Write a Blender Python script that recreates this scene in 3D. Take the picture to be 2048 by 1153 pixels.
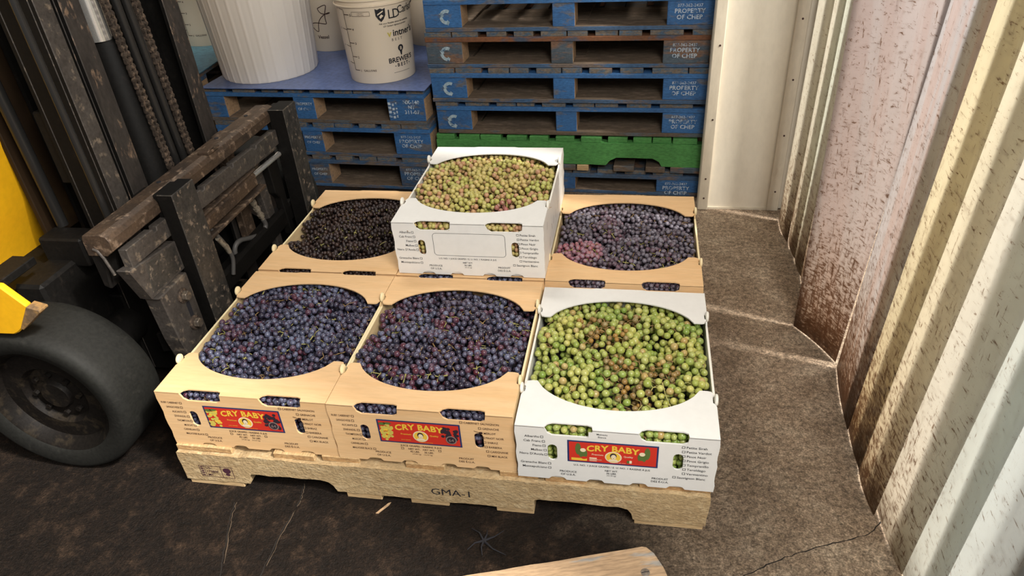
import bpy, bmesh, math, random
import numpy as np
from mathutils import Matrix, Vector, Euler
random.seed(7); rng = np.random.RandomState(11)
for o in list(bpy.data.objects): bpy.data.objects.remove(o)
SC = bpy.context.scene
COL = SC.collection
PI = math.pi
R = math.radians

# ------------------------------------------------------------------ camera
cd = bpy.data.cameras.new('camera'); cam = bpy.data.objects.new('camera', cd); COL.objects.link(cam)
cam.location = (1.0395, -1.0351, 1.2991)
cam.rotation_euler = (R(56.41867669), R(3.40849273), R(9.23697854))
cd.sensor_width = 36; cd.lens = 36*1418.42/2048; cd.clip_start = .02
SC.camera = cam
# ------------------------------------------------------------------ light
SC.view_settings.view_transform = 'Standard'; SC.view_settings.look = 'None'
SC.view_settings.gamma = 1; SC.view_settings.use_curve_mapping = False
SC.view_settings.exposure = 0.95
w = bpy.data.worlds.new('World'); SC.world = w; w.use_nodes = True
bg = w.node_tree.nodes['Background']; bg.inputs[0].default_value = (1, .96, .90, 1); bg.inputs[1].default_value = .26
def lamp(name, kind, loc, energy, color, target=None, size=1, size_y=None, angle=None):
    d = bpy.data.lights.new(name, kind); d.energy = energy; d.color = color
    if kind == 'AREA':
        d.shape = 'RECTANGLE'; d.size = size; d.size_y = size_y or size
    if angle is not None: d.angle = angle
    o = bpy.data.objects.new(name, d); COL.objects.link(o); o.location = loc
    if target is not None:
        v = Vector(target)-Vector(loc); o.rotation_euler = v.to_track_quat('-Z', 'Y').to_euler()
    return o
lamp('sun', 'SUN', (5, -.6, 4.2), 3.0, (1, .95, .88), target=(1.2, .9, .0), angle=R(6))
lamp('daylight_doorway', 'AREA', (1.75, -1.15, 2.15), 36, (1, .97, .92), target=(.95, .5, .1), size=1.0, size_y=1.0)
lamp('daylight_side', 'AREA', (3.3, .6, 1.8), 54, (1, .98, .95), target=(1.0, .6, .5), size=2.2, size_y=2.0)
lamp('rear_fill', 'AREA', (-.2, 1.7, 2.8), 16, (1, .95, .86), target=(-.2, 1.9, 0), size=1.2, size_y=.4)  # added fill to brighten the rear stacks and buckets; no such lamp is seen

# ------------------------------------------------------------------ materials
def new_mat(name):
    m = bpy.data.materials.new(name); m.use_nodes = True
    nt = m.node_tree; b = nt.nodes['Principled BSDF']
    return m, nt, b
def node(nt, t, **k):
    n = nt.nodes.new(t)
    for a, v in k.items(): setattr(n, a, v)
    return n
def noise(nt, vec, scale, detail=4, rough=.55, dist=0.):
    n = node(nt, 'ShaderNodeTexNoise'); n.inputs['Scale'].default_value = scale
    n.inputs['Detail'].default_value = detail; n.inputs['Roughness'].default_value = rough
    n.inputs['Distortion'].default_value = dist
    if vec is not None: nt.links.new(vec, n.inputs['Vector'])
    return n.outputs['Fac']
def ramp(nt, fac, stops):
    n = node(nt, 'ShaderNodeValToRGB'); e = n.color_ramp.elements
    while len(e) < len(stops): e.new(.5)
    for i, (p, c) in enumerate(stops):
        e[i].position = p; e[i].color = (c, c, c, 1) if isinstance(c, (int, float)) else (*c, 1)
    nt.links.new(fac, n.inputs[0]); return n.outputs[0]
def mixc(nt, f, a, b, mode='MIX'):
    n = node(nt, 'ShaderNodeMix', data_type='RGBA', blend_type=mode)
    for i, v in ((0, f), (6, a), (7, b)):
        if isinstance(v, (int, float)): n.inputs[i].default_value = v
        elif isinstance(v, tuple): n.inputs[i].default_value = (*v, 1)
        else: nt.links.new(v, n.inputs[i])
    return n.outputs[2]
def mathn(nt, op, a, b=0.):
    n = node(nt, 'ShaderNodeMath', operation=op)
    for i, v in ((0, a), (1, b)):
        if isinstance(v, (int, float)): n.inputs[i].default_value = v
        else: nt.links.new(v, n.inputs[i])
    return n.outputs[0]
def coords(nt, scale=(1, 1, 1), which='Object', rnd=True):
    tc = node(nt, 'ShaderNodeTexCoord'); mp = node(nt, 'ShaderNodeMapping')
    mp.inputs['Scale'].default_value = scale
    nt.links.new(tc.outputs[which], mp.inputs['Vector'])
    if rnd:
        oi = node(nt, 'ShaderNodeObjectInfo')
        k = node(nt, 'ShaderNodeVectorMath', operation='SCALE'); k.inputs[0].default_value = (13, 29, 17)
        nt.links.new(oi.outputs['Random'], k.inputs['Scale'])
        nt.links.new(k.outputs[0], mp.inputs['Location'])
    return mp.outputs[0]
def bump(nt, b, h, strength=.3, dist=.002):
    n = node(nt, 'ShaderNodeBump'); n.inputs['Strength'].default_value = strength; n.inputs['Distance'].default_value = dist
    nt.links.new(h, n.inputs['Height']); nt.links.new(n.outputs[0], b.inputs['Normal'])
def flat(name, col, rough=.6, metal=0., spec=.5):
    m, nt, b = new_mat(name)
    b.inputs['Base Color'].default_value = (*col, 1); b.inputs['Roughness'].default_value = rough
    b.inputs['Metallic'].default_value = metal; b.inputs['Specular IOR Level'].default_value = spec
    return m
def worn(name, base, alt, wear, stretch=(1, 1, 1), s1=6, s2=30, t=(.52, .62), rough=.75, metal=0., bstr=.35, bd=.0015, amt=1., fine=120, fk_=.55):
    """base/alt broad mottling, wear colour where the finish is gone, fine grain"""
    m, nt, b = new_mat(name)
    v = coords(nt, stretch)
    n1 = noise(nt, v, s1, 5, .6); n2 = noise(nt, v, s2, 6, .65, .3); n3 = noise(nt, v, fine, 3, .6)
    c = mixc(nt, ramp(nt, n1, [(.3, 0.), (.7, 1.)]), base, alt)
    c = mixc(nt, mathn(nt, 'MULTIPLY', ramp(nt, n2, [(t[0], 0.), (t[1], 1.)]), amt), c, wear)
    c = mixc(nt, fk_, c, mixc(nt, 1., c, ramp(nt, n3, [(.3, .45), (.62, 1.25)]), 'MULTIPLY'))
    nt.links.new(c, b.inputs['Base Color'])
    b.inputs['Roughness'].default_value = rough; b.inputs['Metallic'].default_value = metal
    bump(nt, b, mathn(nt, 'ADD', n2, n3), bstr, bd)
    return m
M = {}
M['crate_tan'] = worn('crate_tan', (.80, .52, .27), (.74, .46, .22), (.86, .61, .35), (.12, 1, 1.4), 9, 40, (.4, .8), .62, 0, .12, .0006, .6, 200, .12)
M['crate_tan_side'] = worn('crate_tan_side', (.80, .60, .33), (.72, .50, .25), (.86, .68, .40), (1, .12, 1.4), 9, 40, (.4, .8), .62, 0, .12, .0006, .6, 200, .12)
M['crate_cream'] = flat('crate_cream', (.90, .76, .46), .6)
M['crate_edge'] = worn('crate_edge', (.62, .47, .22), (.40, .28, .12), (.85, .7, .42), (1, 1, 1), 60, 180, (.4, .6), .8)
M['crate_white'] = worn('crate_white', (.80, .79, .76), (.76, .75, .72), (.82, .81, .78), (1, 1, 1), 8, 30, (.4, .8), .5, 0, .05, .0004, .5, 60, .03)
M['white_edge'] = flat('white_edge', (.85, .82, .74), .6)
M['ink'] = flat('ink', (.05, .02, .015), .7)
M['ink_black'] = flat('ink_black', (.02, .02, .025), .7)
M['ink_purple'] = flat('ink_purple', (.06, .015, .03), .7)
M['red'] = flat('label_red', (.62, .035, .02), .45)
M['navy'] = flat('label_navy', (.02, .035, .13), .45)
M['yellow'] = flat('label_yellow', (.85, .55, .06), .45)
M['lbl_green'] = flat('label_green', (.10, .16, .04), .5)
M['lbl_cream'] = flat('label_cream', (.85, .72, .50), .5)
M['lbl_grape'] = flat('label_grape', (.62, .52, .10), .5)
M['lbl_dark'] = flat('label_dark', (.03, .02, .03), .5)
M['lbl_grey'] = flat('label_grey', (.25, .19, .17), .5)
M['wood'] = worn('pallet_wood', (.60, .42, .22), (.50, .33, .16), (.70, .54, .32), (.25, 1, 2.5), 7, 26, (.45, .75), .85, 0, .5, .002, .7, 160)
M['wood_rough'] = worn('rough_sawn_wood', (.50, .36, .19), (.40, .275, .14), (.60, .46, .27), (.7, 1, 1), 9, 60, (.5, .64), .9, 0, .8, .003, .7, 210, .35)
M['wood_y'] = worn('pallet_wood_y', (.58, .40, .20), (.46, .29, .13), (.68, .52, .30), (2.5, .25, 1), 7, 26, (.45, .75), .85, 0, .5, .002, .7, 160)
M['wood_end'] = worn('pallet_wood_end', (.50, .30, .13), (.40, .22, .09), (.62, .42, .2), (1, 1, 3), 20, 60, (.45, .7), .9, 0, .5, .0015)
M['plank'] = worn('plank_wood', (.42, .29, .17), (.32, .21, .12), (.22, .24, .24), (.25, 1.6, 1), 9, 16, (.56, .62), .85, 0, .5, .0015, .7, 130)
def chep(name, b1, b2, wr, t, am=1.): return worn(name, b1, b2, wr, (.5, 1, 1.6), 7, 15, t, .7, 0, .5, .0015, am, 150)
M['blue'] = chep('blue_paint', (.045, .17, .42), (.03, .10, .25), (.15, .14, .13), (.54, .62), .85)
M['blue2'] = chep('blue_paint_worn', (.05, .13, .27), (.05, .08, .13), (.17, .125, .09), (.48, .58), .9)
M['blue3'] = chep('blue_paint_bare', (.09, .13, .17), (.06, .075, .09), (.22, .12, .07), (.48, .58), .9)
M['bare'] = chep('bare_board', (.17, .12, .08), (.10, .075, .055), (.10, .12, .14), (.5, .62))
M['rust_wood'] = chep('orange_bare_board', (.24, .09, .035), (.13, .06, .03), (.06, .08, .12), (.55, .65))
M['dusty'] = worn('dusty_board', (.20, .145, .10), (.13, .095, .065), (.30, .22, .16), (.3, 1, 1), 8, 40, (.5, .7), .95)
M['raw'] = worn('raw_block_wood', (.50, .33, .19), (.36, .23, .13), (.12, .13, .16), (1, 1, 1), 8, 20, (.6, .75), .9)
M['end_grey'] = worn('board_end_wood', (.22, .18, .14), (.13, .11, .09), (.07, .12, .18), (1, 1, 2), 12, 40, (.45, .6), .95)
M['green'] = chep('green_paint', (.085, .30, .075), (.06, .22, .055), (.07, .10, .04), (.66, .75), .7)
M['stencil'] = worn('stencil_white', (.62, .72, .80), (.46, .57, .68), (.10, .20, .36), (1, 1, 1), 30, 55, (.52, .60), .8)
M['logo'] = worn('stencil_logo', (.30, .45, .55), (.45, .55, .6), (.06, .14, .25), (1, 1, 1), 30, 40, (.55, .62), .8)
M['steel'] = worn('scratched_black_steel', (.030, .029, .028), (.09, .08, .068), (.38, .30, .23), (1, 1, 1), 16, 50, (.56, .66), .55, .35, .4, .001, .75, 110)
M['steel_dark'] = worn('dark_greasy_shaded_steel', (.005, .0045, .004), (.009, .008, .007), (.02, .016, .013), (1, 1, 1), 10, 28, (.6, .7), .6, .0, .2, .001, .6)  # dark steel parts; also the painted shade on the mast channel sides
M['steel_brown'] = worn('rusty_brown_steel', (.12, .078, .05), (.045, .034, .028), (.33, .235, .165), (1, .8, 1), 14, 45, (.54, .66), .48, .35, .5, .0012, .8, 170)
M['mast'] = worn('mast_steel', (.070, .060, .053), (.038, .033, .030), (.32, .22, .15), (1, 1, .45), 14, 34, (.57, .64), .5, .35, .4, .001, .9, 90)
M['steel_plate'] = worn('grey_plate_steel', (.11, .096, .085), (.065, .056, .05), (.34, .27, .20), (1, 1, 1), 14, 40, (.56, .66), .48, .35, .3, .001, .7)
M['chrome'] = flat('polished_rod', (.80, .78, .74), .22, .75)
M['rod_black'] = flat('hose_black', (.022, .021, .020), .28, .2)
M['hose'] = flat('hose_grey', (.085, .08, .075), .5)
M['fitting'] = worn('hose_fitting', (.38, .33, .26), (.28, .24, .18), (.15, .11, .08), (1, 1, 1), 40, 90, rough=.5, metal=.4)
M['chain'] = worn('rusty_chain', (.13, .10, .08), (.07, .055, .045), (.26, .19, .14), (1, 1, 1), 40, 90, rough=.45, metal=.5)
M['bolt'] = worn('bolt_steel', (.22, .19, .16), (.16, .13, .10), (.3, .24, .18), (1, 1, 1), 40, 90, rough=.45, metal=.6)
M['yellow_paint'] = worn('forklift_yellow', (.85, .45, .01), (.78, .39, .01), (.16, .09, .03), (1, 1, 1), 5, 16, (.68, .76), .4, 0, .1, .0006, .8, 60, .12)
M['yellow_dirty'] = worn('forklift_yellow_dirty', (.35, .19, .06), (.22, .13, .05), (.14, .09, .05), (1, 1, 1), 8, 22, (.5, .62), .6)
M['cowl_shade'] = worn('cowl_shade_brown', (.030, .017, .008), (.014, .009, .006), (.06, .035, .012), (1, 1, .5), 5, 16, (.55, .75), .5, 0, .1, .001, .6, 60, .2)  # brown of the cowl front in shadow, put into the colour
M['rubber'] = worn('tyre_rubber', (.013, .013, .011), (.009, .009, .008), (.035, .033, .028), (1, 1, 1), 6, 20, (.6, .8), .68, 0, .3, .001, .6)
M['rim'] = worn('wheel_rim', (.008, .006, .005), (.006, .005, .004), (.02, .015, .01), (1, 1, 1), 8, 24, rough=.6)
M['sheet_blue'] = worn('blue_sheet', (.095, .145, .33), (.07, .115, .27), (.15, .20, .38), (1, 1, 1), 3, 9, (.6, .8), .3, 0, .1, .001, .5, 60)
M['sheet_teal'] = worn('teal_sheet', (.10, .26, .34), (.07, .18, .27), (.16, .40, .48), (1, 1, 1), 3, 9, (.6, .8), .4, 0, .1, .001, .5, 60)
M['bucket'] = flat('bucket_plastic', (.82, .71, .56), .33)
M['can'] = flat('tub_plastic', (.86, .81, .74), .38)
M['bucket_lid'] = flat('bucket_rim_plastic', (.76, .64, .49), .3)
M['panel_white'] = worn('painted_panel', (.74, .68, .56), (.70, .63, .51), (.50, .42, .31), (1, 1, .5), 4, 60, (.72, .78), .45, 0, .12, .001, .6, 50, .08)
M['trim_white'] = worn('painted_trim', (.66, .60, .48), (.60, .52, .40), (.40, .30, .20), (1, 1, .3), 8, 30, (.62, .75), .55, 0, .2, .001, .7, 60, .15)
M['rust_frame'] = worn('rusty_frame', (.16, .085, .045), (.10, .055, .03), (.4, .32, .22), (1, 1, .3), 14, 40, (.6, .7), .8)
M['post_brown'] = worn('brown_door_post', (.10, .065, .05), (.075, .05, .04), (.16, .11, .08), (1, 1, .3), 10, 30, rough=.7)
M['wall'] = worn('wall_block', (.32, .28, .23), (.26, .22, .18), (.4, .36, .3), (1, 1, 1), 3, 12, rough=.9)
M['stem'] = flat('grape_stem', (.42, .38, .12), .6)
M['stem_brown'] = flat('grape_stem_brown', (.32, .20, .08), .7)

def floor_mat():
    m, nt, b = new_mat('concrete_floor')
    tc = node(nt, 'ShaderNodeTexCoord'); v = tc.outputs['Object']
    sep = node(nt, 'ShaderNodeSeparateXYZ'); nt.links.new(v, sep.inputs[0])
    n1 = noise(nt, v, 2.2, 6, .6, .4); n2 = noise(nt, v, 14, 8, .7); n3 = noise(nt, v, 75, 5, .75); n4 = noise(nt, v, 230, 3, .7)
    clean = ramp(nt, n2, [(.25, (.20, .14, .09)), (.5, (.35, .26, .18)), (.75, (.50, .40, .29))])
    dirty = ramp(nt, n2, [(.3, (.005, .003, .002)), (.52, (.011, .0065, .004)), (.62, (.030, .018, .011)), (.8, (.085, .052, .032))])
    # the oily, driven-over part of the floor lies to the left of / in front of the pallet; its shadow is painted in too
    g = mathn(nt, 'ADD', mathn(nt, 'MULTIPLY', sep.outputs[0], 1.15), mathn(nt, 'MULTIPLY', sep.outputs[1], .42))
    g = mathn(nt, 'ADD', g, mathn(nt, 'MULTIPLY', mathn(nt, 'SUBTRACT', n1, .5), .9))
    f = ramp(nt, mathn(nt, 'MULTIPLY', g, .4), [(.42, 0.), (.74, 1.)])
    c = mixc(nt, f, dirty, clean)
    c = mixc(nt, .8, c, mixc(nt, 1., c, ramp(nt, n3, [(.32, .22), (.5, .95), (.68, 1.9)]), 'MULTIPLY'))
    c = mixc(nt, .6, c, mixc(nt, 1., c, ramp(nt, n4, [(.35, .3), (.5, 1.), (.65, 1.8)]), 'MULTIPLY'))
    spk = ramp(nt, n4, [(.63, 0.), (.70, .6)])
    c = mixc(nt, mathn(nt, 'MULTIPLY', spk, f), c, (.75, .66, .55))
    nt.links.new(c, b.inputs['Base Color'])
    b.inputs['Roughness'].default_value = .75
    nt.links.new(ramp(nt, n2, [(.3, .5), (.7, .85)]), b.inputs['Roughness'])
    h = mathn(nt, 'ADD', mathn(nt, 'MULTIPLY', n2, 1.5), mathn(nt, 'ADD', n3, mathn(nt, 'MULTIPLY', n4, .5)))
    bump(nt, b, h, .9, .008)
    return m
M['floor'] = floor_mat()
M['floor'].node_tree.nodes['Principled BSDF'].inputs['Specular IOR Level'].default_value = .22
for k_, v_ in (('steel_dark', .18), ('rubber', .25), ('rim', .15), ('cowl_shade', .2), ('steel', .4), ('ink_black', .3)):
    M[k_].node_tree.nodes['Principled BSDF'].inputs['Specular IOR Level'].default_value = v_

def strip_mat(name, tint, dirt, band=None):
    m, nt, b = new_mat(name); tint = tuple(t*(.80 if band else .90) for t in tint)
    tc = node(nt, 'ShaderNodeTexCoord'); v = tc.outputs['Object']
    mp = node(nt, 'ShaderNodeMapping'); mp.inputs['Scale'].default_value = (1, 1, .16); nt.links.new(v, mp.inputs['Vector'])
    mp2 = node(nt, 'ShaderNodeMapping'); mp2.inputs['Scale'].default_value = (1, .35, 1.6); mp2.inputs['Rotation'].default_value = (.5, 0, 0); nt.links.new(v, mp2.inputs['Vector'])
    sep = node(nt, 'ShaderNodeSeparateXYZ'); nt.links.new(v, sep.inputs[0])
    big = noise(nt, mp.outputs[0], 7, 5, .6); mid = noise(nt, mp.outputs[0], 150, 6, .7); scr = noise(nt, mp2.outputs[0], 105, 6, .78, .5)
    film = mixc(nt, ramp(nt, big, [(.35, 0.), (.65, 1.)]), tint, tuple(t*.90 for t in tint))
    if band:
        mpb = node(nt, 'ShaderNodeMapping'); mpb.inputs['Scale'].default_value = (.3, 1, .03); nt.links.new(v, mpb.inputs['Vector'])
        bn = noise(nt, mpb.outputs[0], 26, 3, .6)
        film = mixc(nt, ramp(nt, bn, [(.44, 0.), (.5, .5), (.54, 1.)]), film, band)  # pinkish reflection painted into the film as vertical bands
    # scuffs and splashed dirt, heavy at the bottom hem
    low = ramp(nt, sep.outputs[2], [(0., .125*dirt), (.14, .085*dirt), (.40, .035*dirt), (1., .012*dirt)])
    s1 = ramp(nt, mathn(nt, 'ADD', scr, low), [(.605, 0.), (.655, 1.)])
    s2 = ramp(nt, mathn(nt, 'ADD', mid, low), [(.64, 0.), (.70, 1.)])
    s = mathn(nt, 'MINIMUM', mathn(nt, 'ADD', s1, s2), 1.)
    hem = mathn(nt, 'MULTIPLY', low, 2.2)
    film = mixc(nt, mathn(nt, 'MINIMUM', hem, .8), film, mixc(nt, big, (.45, .27, .09), (.72, .52, .25)))
    c = mixc(nt, mathn(nt, 'MULTIPLY', s, .85), film, (.19, .095, .042))
    nt.links.new(c, b.inputs['Base Color']); b.inputs['Roughness'].default_value = .32
    nt.links.new(mixc(nt, 1., c, (.62, .62, .64), 'MULTIPLY'), b.inputs['Base Color'])
    tr = node(nt, 'ShaderNodeBsdfTranslucent'); nt.links.new(c, tr.inputs[0])
    tp = node(nt, 'ShaderNodeBsdfTransparent'); nt.links.new(c, tp.inputs[0])
    mx = node(nt, 'ShaderNodeMixShader'); mx.inputs[0].default_value = .62
    nt.links.new(b.outputs[0], mx.inputs[1]); nt.links.new(tr.outputs[0], mx.inputs[2])
    mx2 = node(nt, 'ShaderNodeMixShader')
    nt.links.new(mathn(nt, 'MULTIPLY', mathn(nt, 'SUBTRACT', 1., s), .20), mx2.inputs[0])
    nt.links.new(mx.outputs[0], mx2.inputs[1]); nt.links.new(tp.outputs[0], mx2.inputs[2])
    out = nt.nodes['Material Output']; nt.links.new(mx2.outputs[0], out.inputs[0])
    bump(nt, b, mathn(nt, 'ADD', big, mathn(nt, 'MULTIPLY', mid, .2)), .25, .004)
    return m

def grape_mat(name, bloom, amt, rough, sss=0., spec=.5):
    m, nt, b = new_mat(name)
    at = node(nt, 'ShaderNodeAttribute'); at.attribute_name = 'gcol'
    tc = node(nt, 'ShaderNodeTexCoord'); v = tc.outputs['Object']
    n = noise(nt, v, 95, 3, .6)
    f = mathn(nt, 'MULTIPLY', ramp(nt, n, [(.36, 0.), (.60, 1.)]), amt)
    f = mathn(nt, 'MULTIPLY', f, at.outputs['Alpha'])
    c = mixc(nt, f, at.outputs['Color'], bloom)
    nt.links.new(c, b.inputs['Base Color'])
    b.inputs['Roughness'].default_value = rough; b.inputs['Specular IOR Level'].default_value = spec
    if sss:
        b.inputs['Subsurface Weight'].default_value = sss
        b.inputs['Subsurface Radius'].default_value = (.006, .006, .002); b.inputs['Subsurface Scale'].default_value = 1.
    bump(nt, b, noise(nt, v, 300, 2), .12, .0006)
    return m
M['grape_dark'] = grape_mat('grape_dark', (.18, .21, .32), .9, .27)
M['grape_purple'] = grape_mat('grape_purple', (.29, .275, .33), .85, .36)
M['grape_brown'] = grape_mat('grape_brown', (.10, .08, .09), .6, .40)
M['grape_green'] = grape_mat('grape_green', (.60, .62, .34), .35, .25, .25)

# ------------------------------------------------------------------ mesh helpers
def link(name, me, parent=None, kind=None):
    o = bpy.data.objects.new(name, me); COL.objects.link(o)
    if parent is not None: o.parent = parent
    if kind: o['kind'] = kind
    return o
def thing(name, label, cat, loc=(0, 0, 0), rot=(0, 0, 0), group=None):
    o = bpy.data.objects.new(name, None); COL.objects.link(o); o.empty_display_size = .05
    o.location = loc; o.rotation_euler = rot; o['label'] = label; o['category'] = cat
    if group: o['group'] = group
    return o
def tag(o, label, cat, group=None):
    o['label'] = label; o['category'] = cat
    if group: o['group'] = group
    return o
class MB:
    def __init__(s): s.v = []; s.f = []; s.m = []; s.n = 0
    def add(s, vs, fs, mi=0):
        s.v.extend([tuple(v) for v in vs]); s.f.extend([tuple(i+s.n for i in f) for f in fs]); s.m.extend([mi]*len(fs)); s.n += len(vs); return s
    def box(s, x0, x1, y0, y1, z0, z1, mi=0, mis=None):
        v = [(x, y, z) for z in (z0, z1) for y in (y0, y1) for x in (x0, x1)]
        f = [(0, 2, 3, 1), (4, 5, 7, 6), (0, 1, 5, 4), (2, 6, 7, 3), (0, 4, 6, 2), (1, 3, 7, 5)]   # bottom top front back left right
        s.add(v, f, mi)
        if mis: s.m[-6:] = list(mis)
        return s
    def prism(s, poly, axis, a, b, mi=0):
        """poly: 2D outline in the plane normal to axis; axis 'x': (y,z), 'y': (x,z), 'z': (x,y)"""
        def p(u, v, t): return {'x': (t, u, v), 'y': (u, t, v), 'z': (u, v, t)}[axis]
        n = len(poly)
        vs = [p(u, v, a) for u, v in poly]+[p(u, v, b) for u, v in poly]
        fs = [tuple(range(n)), tuple(range(2*n-1, n-1, -1))]+[(i, (i+1) % n, n+(i+1) % n, n+i) for i in range(n)]
        return s.add(vs, fs, mi)
    def tube(s, pts, r, n=10, mi=0, caps=True):
        pts = [Vector(p) for p in pts]; rs = r if isinstance(r, (list, tuple)) else [r]*len(pts)
        up = Vector((0, 0, 1)); vs = []; fs = []; prev = None
        for i, p in enumerate(pts):
            t = (pts[min(i+1, len(pts)-1)]-pts[max(i-1, 0)]).normalized()
            if prev is None:
                a = t.cross(up) if abs(t.z) < .95 else t.cross(Vector((0, 1, 0)))
            else: a = prev-t*prev.dot(t)
            a.normalize(); prev = a; bb = t.cross(a)
            for k in range(n):
                q = 2*PI*k/n; vs.append(p+(a*math.cos(q)+bb*math.sin(q))*rs[i])
        for i in range(len(pts)-1):
            for k in range(n):
                k2 = (k+1) % n; fs.append((i*n+k, i*n+k2, (i+1)*n+k2, (i+1)*n+k))
        if caps: fs += [tuple(range(n))[::-1], tuple(range((len(pts)-1)*n, len(pts)*n))]
        return s.add(vs, fs, mi)
    def lathe(s, prof, c=(0, 0, 0), axis='z', n=64, mi=0, close=False, mod=None):
        """prof: list of (r, h) revolved about axis through c; mod(k, i) scales the radius"""
        vs = []; fs = []; m = len(prof)
        for k in range(n):
            q = 2*PI*k/n
            for i, (r, h) in enumerate(prof):
                rr = r*(mod(k, i) if mod else 1); x, y = rr*math.cos(q), rr*math.sin(q)
                vs.append((c[0]+x, c[1]+y, c[2]+h) if axis == 'z' else (c[0]+x, c[1]+h, c[2]+y) if axis == 'y' else (c[0]+h, c[1]+x, c[2]+y))
        for k in range(n):
            k2 = (k+1) % n
            for i in range(m-1): fs.append((k*m+i, k2*m+i, k2*m+i+1, k*m+i+1))
        return s.add(vs, fs, mi)
    def build(s, name, mats, parent=None, smooth=False, bevel=0., kind=None, loc=None):
        me = bpy.data.meshes.new(name); me.from_pydata(s.v, [], s.f)
        mats = mats if isinstance(mats, (list, tuple)) else [mats]
        for m in mats: me.materials.append(M[m] if isinstance(m, str) else m)
        if len(mats) > 1: me.polygons.foreach_set('material_index', s.m)
        bm = bmesh.new(); bm.from_mesh(me)
        bmesh.ops.recalc_face_normals(bm, faces=bm.faces)
        if bevel:
            es = [e for e in bm.edges if len(e.link_faces) == 2 and e.calc_face_angle(0) > .5]
            bmesh.ops.bevel(bm, geom=es, offset=bevel, segments=1, affect='EDGES', profile=.5)
        bm.to_mesh(me); bm.free()
        if smooth:
            me.polygons.foreach_set('use_smooth', [True]*len(me.polygons))
            me.set_sharp_from_angle(angle=R(40))
        o = link(name, me, parent, kind)
        if loc is not None: o.location = loc
        return o
def from_curve(cu):
    o = bpy.data.objects.new('tmp', cu); me = bpy.data.meshes.new_from_object(o)
    vs = np.array([v.co[:] for v in me.vertices]); fs = [tuple(p.vertices) for p in me.polygons]
    bpy.data.objects.remove(o); bpy.data.meshes.remove(me); bpy.data.curves.remove(cu)
    return vs, fs
def plate(polys, t):
    """2D outlines (first outer, others holes) -> solid plate centred on z=0"""
    cu = bpy.data.curves.new('tmp', 'CURVE'); cu.dimensions = '2D'; cu.fill_mode = 'BOTH'; cu.extrude = t/2
    for p in polys:
        sp = cu.splines.new('POLY'); sp.points.add(len(p)-1); sp.use_cyclic_u = True
        for i, (x, y) in enumerate(p): sp.points[i].co = (x, y, 0, 1)
    return from_curve(cu)
TC = {}
def text_mesh(s, size=1., align='LEFT', bold=0., space=1.):
    k = (s, align, bold, space)
    if k not in TC:
        cu = bpy.data.curves.new('tmp', 'FONT'); cu.body = s; cu.size = 1; cu.align_x = align; cu.resolution_u = 2
        cu.offset = bold; cu.space_character = space
        TC[k] = from_curve(cu)
    v, f = TC[k]
    return (v*size if len(v) else v), f
def add_text(mb, s, x, z, size, y=0., align='LEFT', bold=0., space=1., mi=0, sx=1., warp=None):
    """writing on a plane facing -y"""
    v, f = text_mesh(s, size, align, bold, space)
    if not len(v): return
    P = [(x+a[0]*sx, y, z+a[1]) for a in v]
    if warp: P = [warp(*p) for p in P]
    mb.add(P, f, mi)
def rect_frame(mb, x, z, wd, ht, t, y, mi=0):
    for (a, b, c, d) in ((x, x+wd, z, z+t), (x, x+wd, z+ht-t, z+ht), (x, x+t, z+t, z+ht-t), (x+wd-t, x+wd, z+t, z+ht-t)):
        mb.add([(a, y, c), (b, y, c), (b, y, d), (a, y, d)], [(0, 1, 2, 3)], mi)
def quadp(mb, x0, x1, z0, z1, y, mi=0): mb.add([(x0, y, z0), (x1, y, z0), (x1, y, z1), (x0, y, z1)], [(0, 1, 2, 3)], mi)
def disc(mb, cx, cz, rx, rz, y, mi=0, n=20):
    mb.add([(cx+rx*math.cos(2*PI*k/n), y, cz+rz*math.sin(2*PI*k/n)) for k in range(n)], [tuple(range(n))], mi)
def arc(cx, cy, rx, ry, a0, a1, n): return [(cx+rx*math.cos(a0+(a1-a0)*i/n), cy+ry*math.sin(a0+(a1-a0)*i/n)) for i in range(n+1)]
def stadium(cx, cy, w, h, n=6):
    r = min(w, h)/2
    if w > h: return arc(cx+w/2-r, cy, r, r, -PI/2, PI/2, n)+arc(cx-w/2+r, cy, r, r, PI/2, 1.5*PI, n)
    return arc(cx, cy+h/2-r, r, r, 0, PI, n)+arc(cx, cy-h/2+r, r, r, PI, 2*PI, n)

# ------------------------------------------------------------------ setting
MB().box(-3.2, 4.5, -3.2, 4.2, -.1, 0).build('floor', 'floor', kind='structure')
def ribbon(pts, wd):
    mb = MB(); L = []; 
    fine = []
    for i in range(len(pts)-1):
        for k in range(8):
            t = k/8; fine.append((pts[i][0]*(1-t)+pts[i+1][0]*t+random.uniform(-.0022, .0022), pts[i][1]*(1-t)+pts[i+1][1]*t+random.uniform(-.0022, .0022)))
    for i in range(len(fine)-1):
        (x0, y0), (x1, y1) = fine[i], fine[i+1]; d = math.hypot(x1-x0, y1-y0) or 1; nx, ny = -(y1-y0)/d, (x1-x0)/d
        a = wd*random.uniform(.25, .7); L.append(((x0-nx*a, y0-ny*a, .0006), (x0+nx*a, y0+ny*a, .0006)))
    vs = [p for q in L for p in q]; mb.add(vs, [(2*i, 2*i+2, 2*i+3, 2*i+1) for i in range(len(L)-1)])
    return mb
M['crack_dark'] = flat('crack_dark', (.010, .007, .005), .95)
M['crack_light'] = flat('crack_light', (.12, .085, .055), .95)
fl = bpy.data.objects['floor']
for pts, wd in (([(.142, -.057), (.163, -.132), (.206, -.245), (.22, -.5)], .0022), ([(.282, .027), (.295, -.032), (.29, -.131), (.292, -.235), (.30, -.5)], .0026),
                ([(1.60, .07), (1.554, .017), (1.447, -.027), (1.362, -.067), (1.288, -.114), (1.2, -.2)], .0022)):
    ribbon(pts, wd).build('crack', 'crack_dark', fl)
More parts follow.
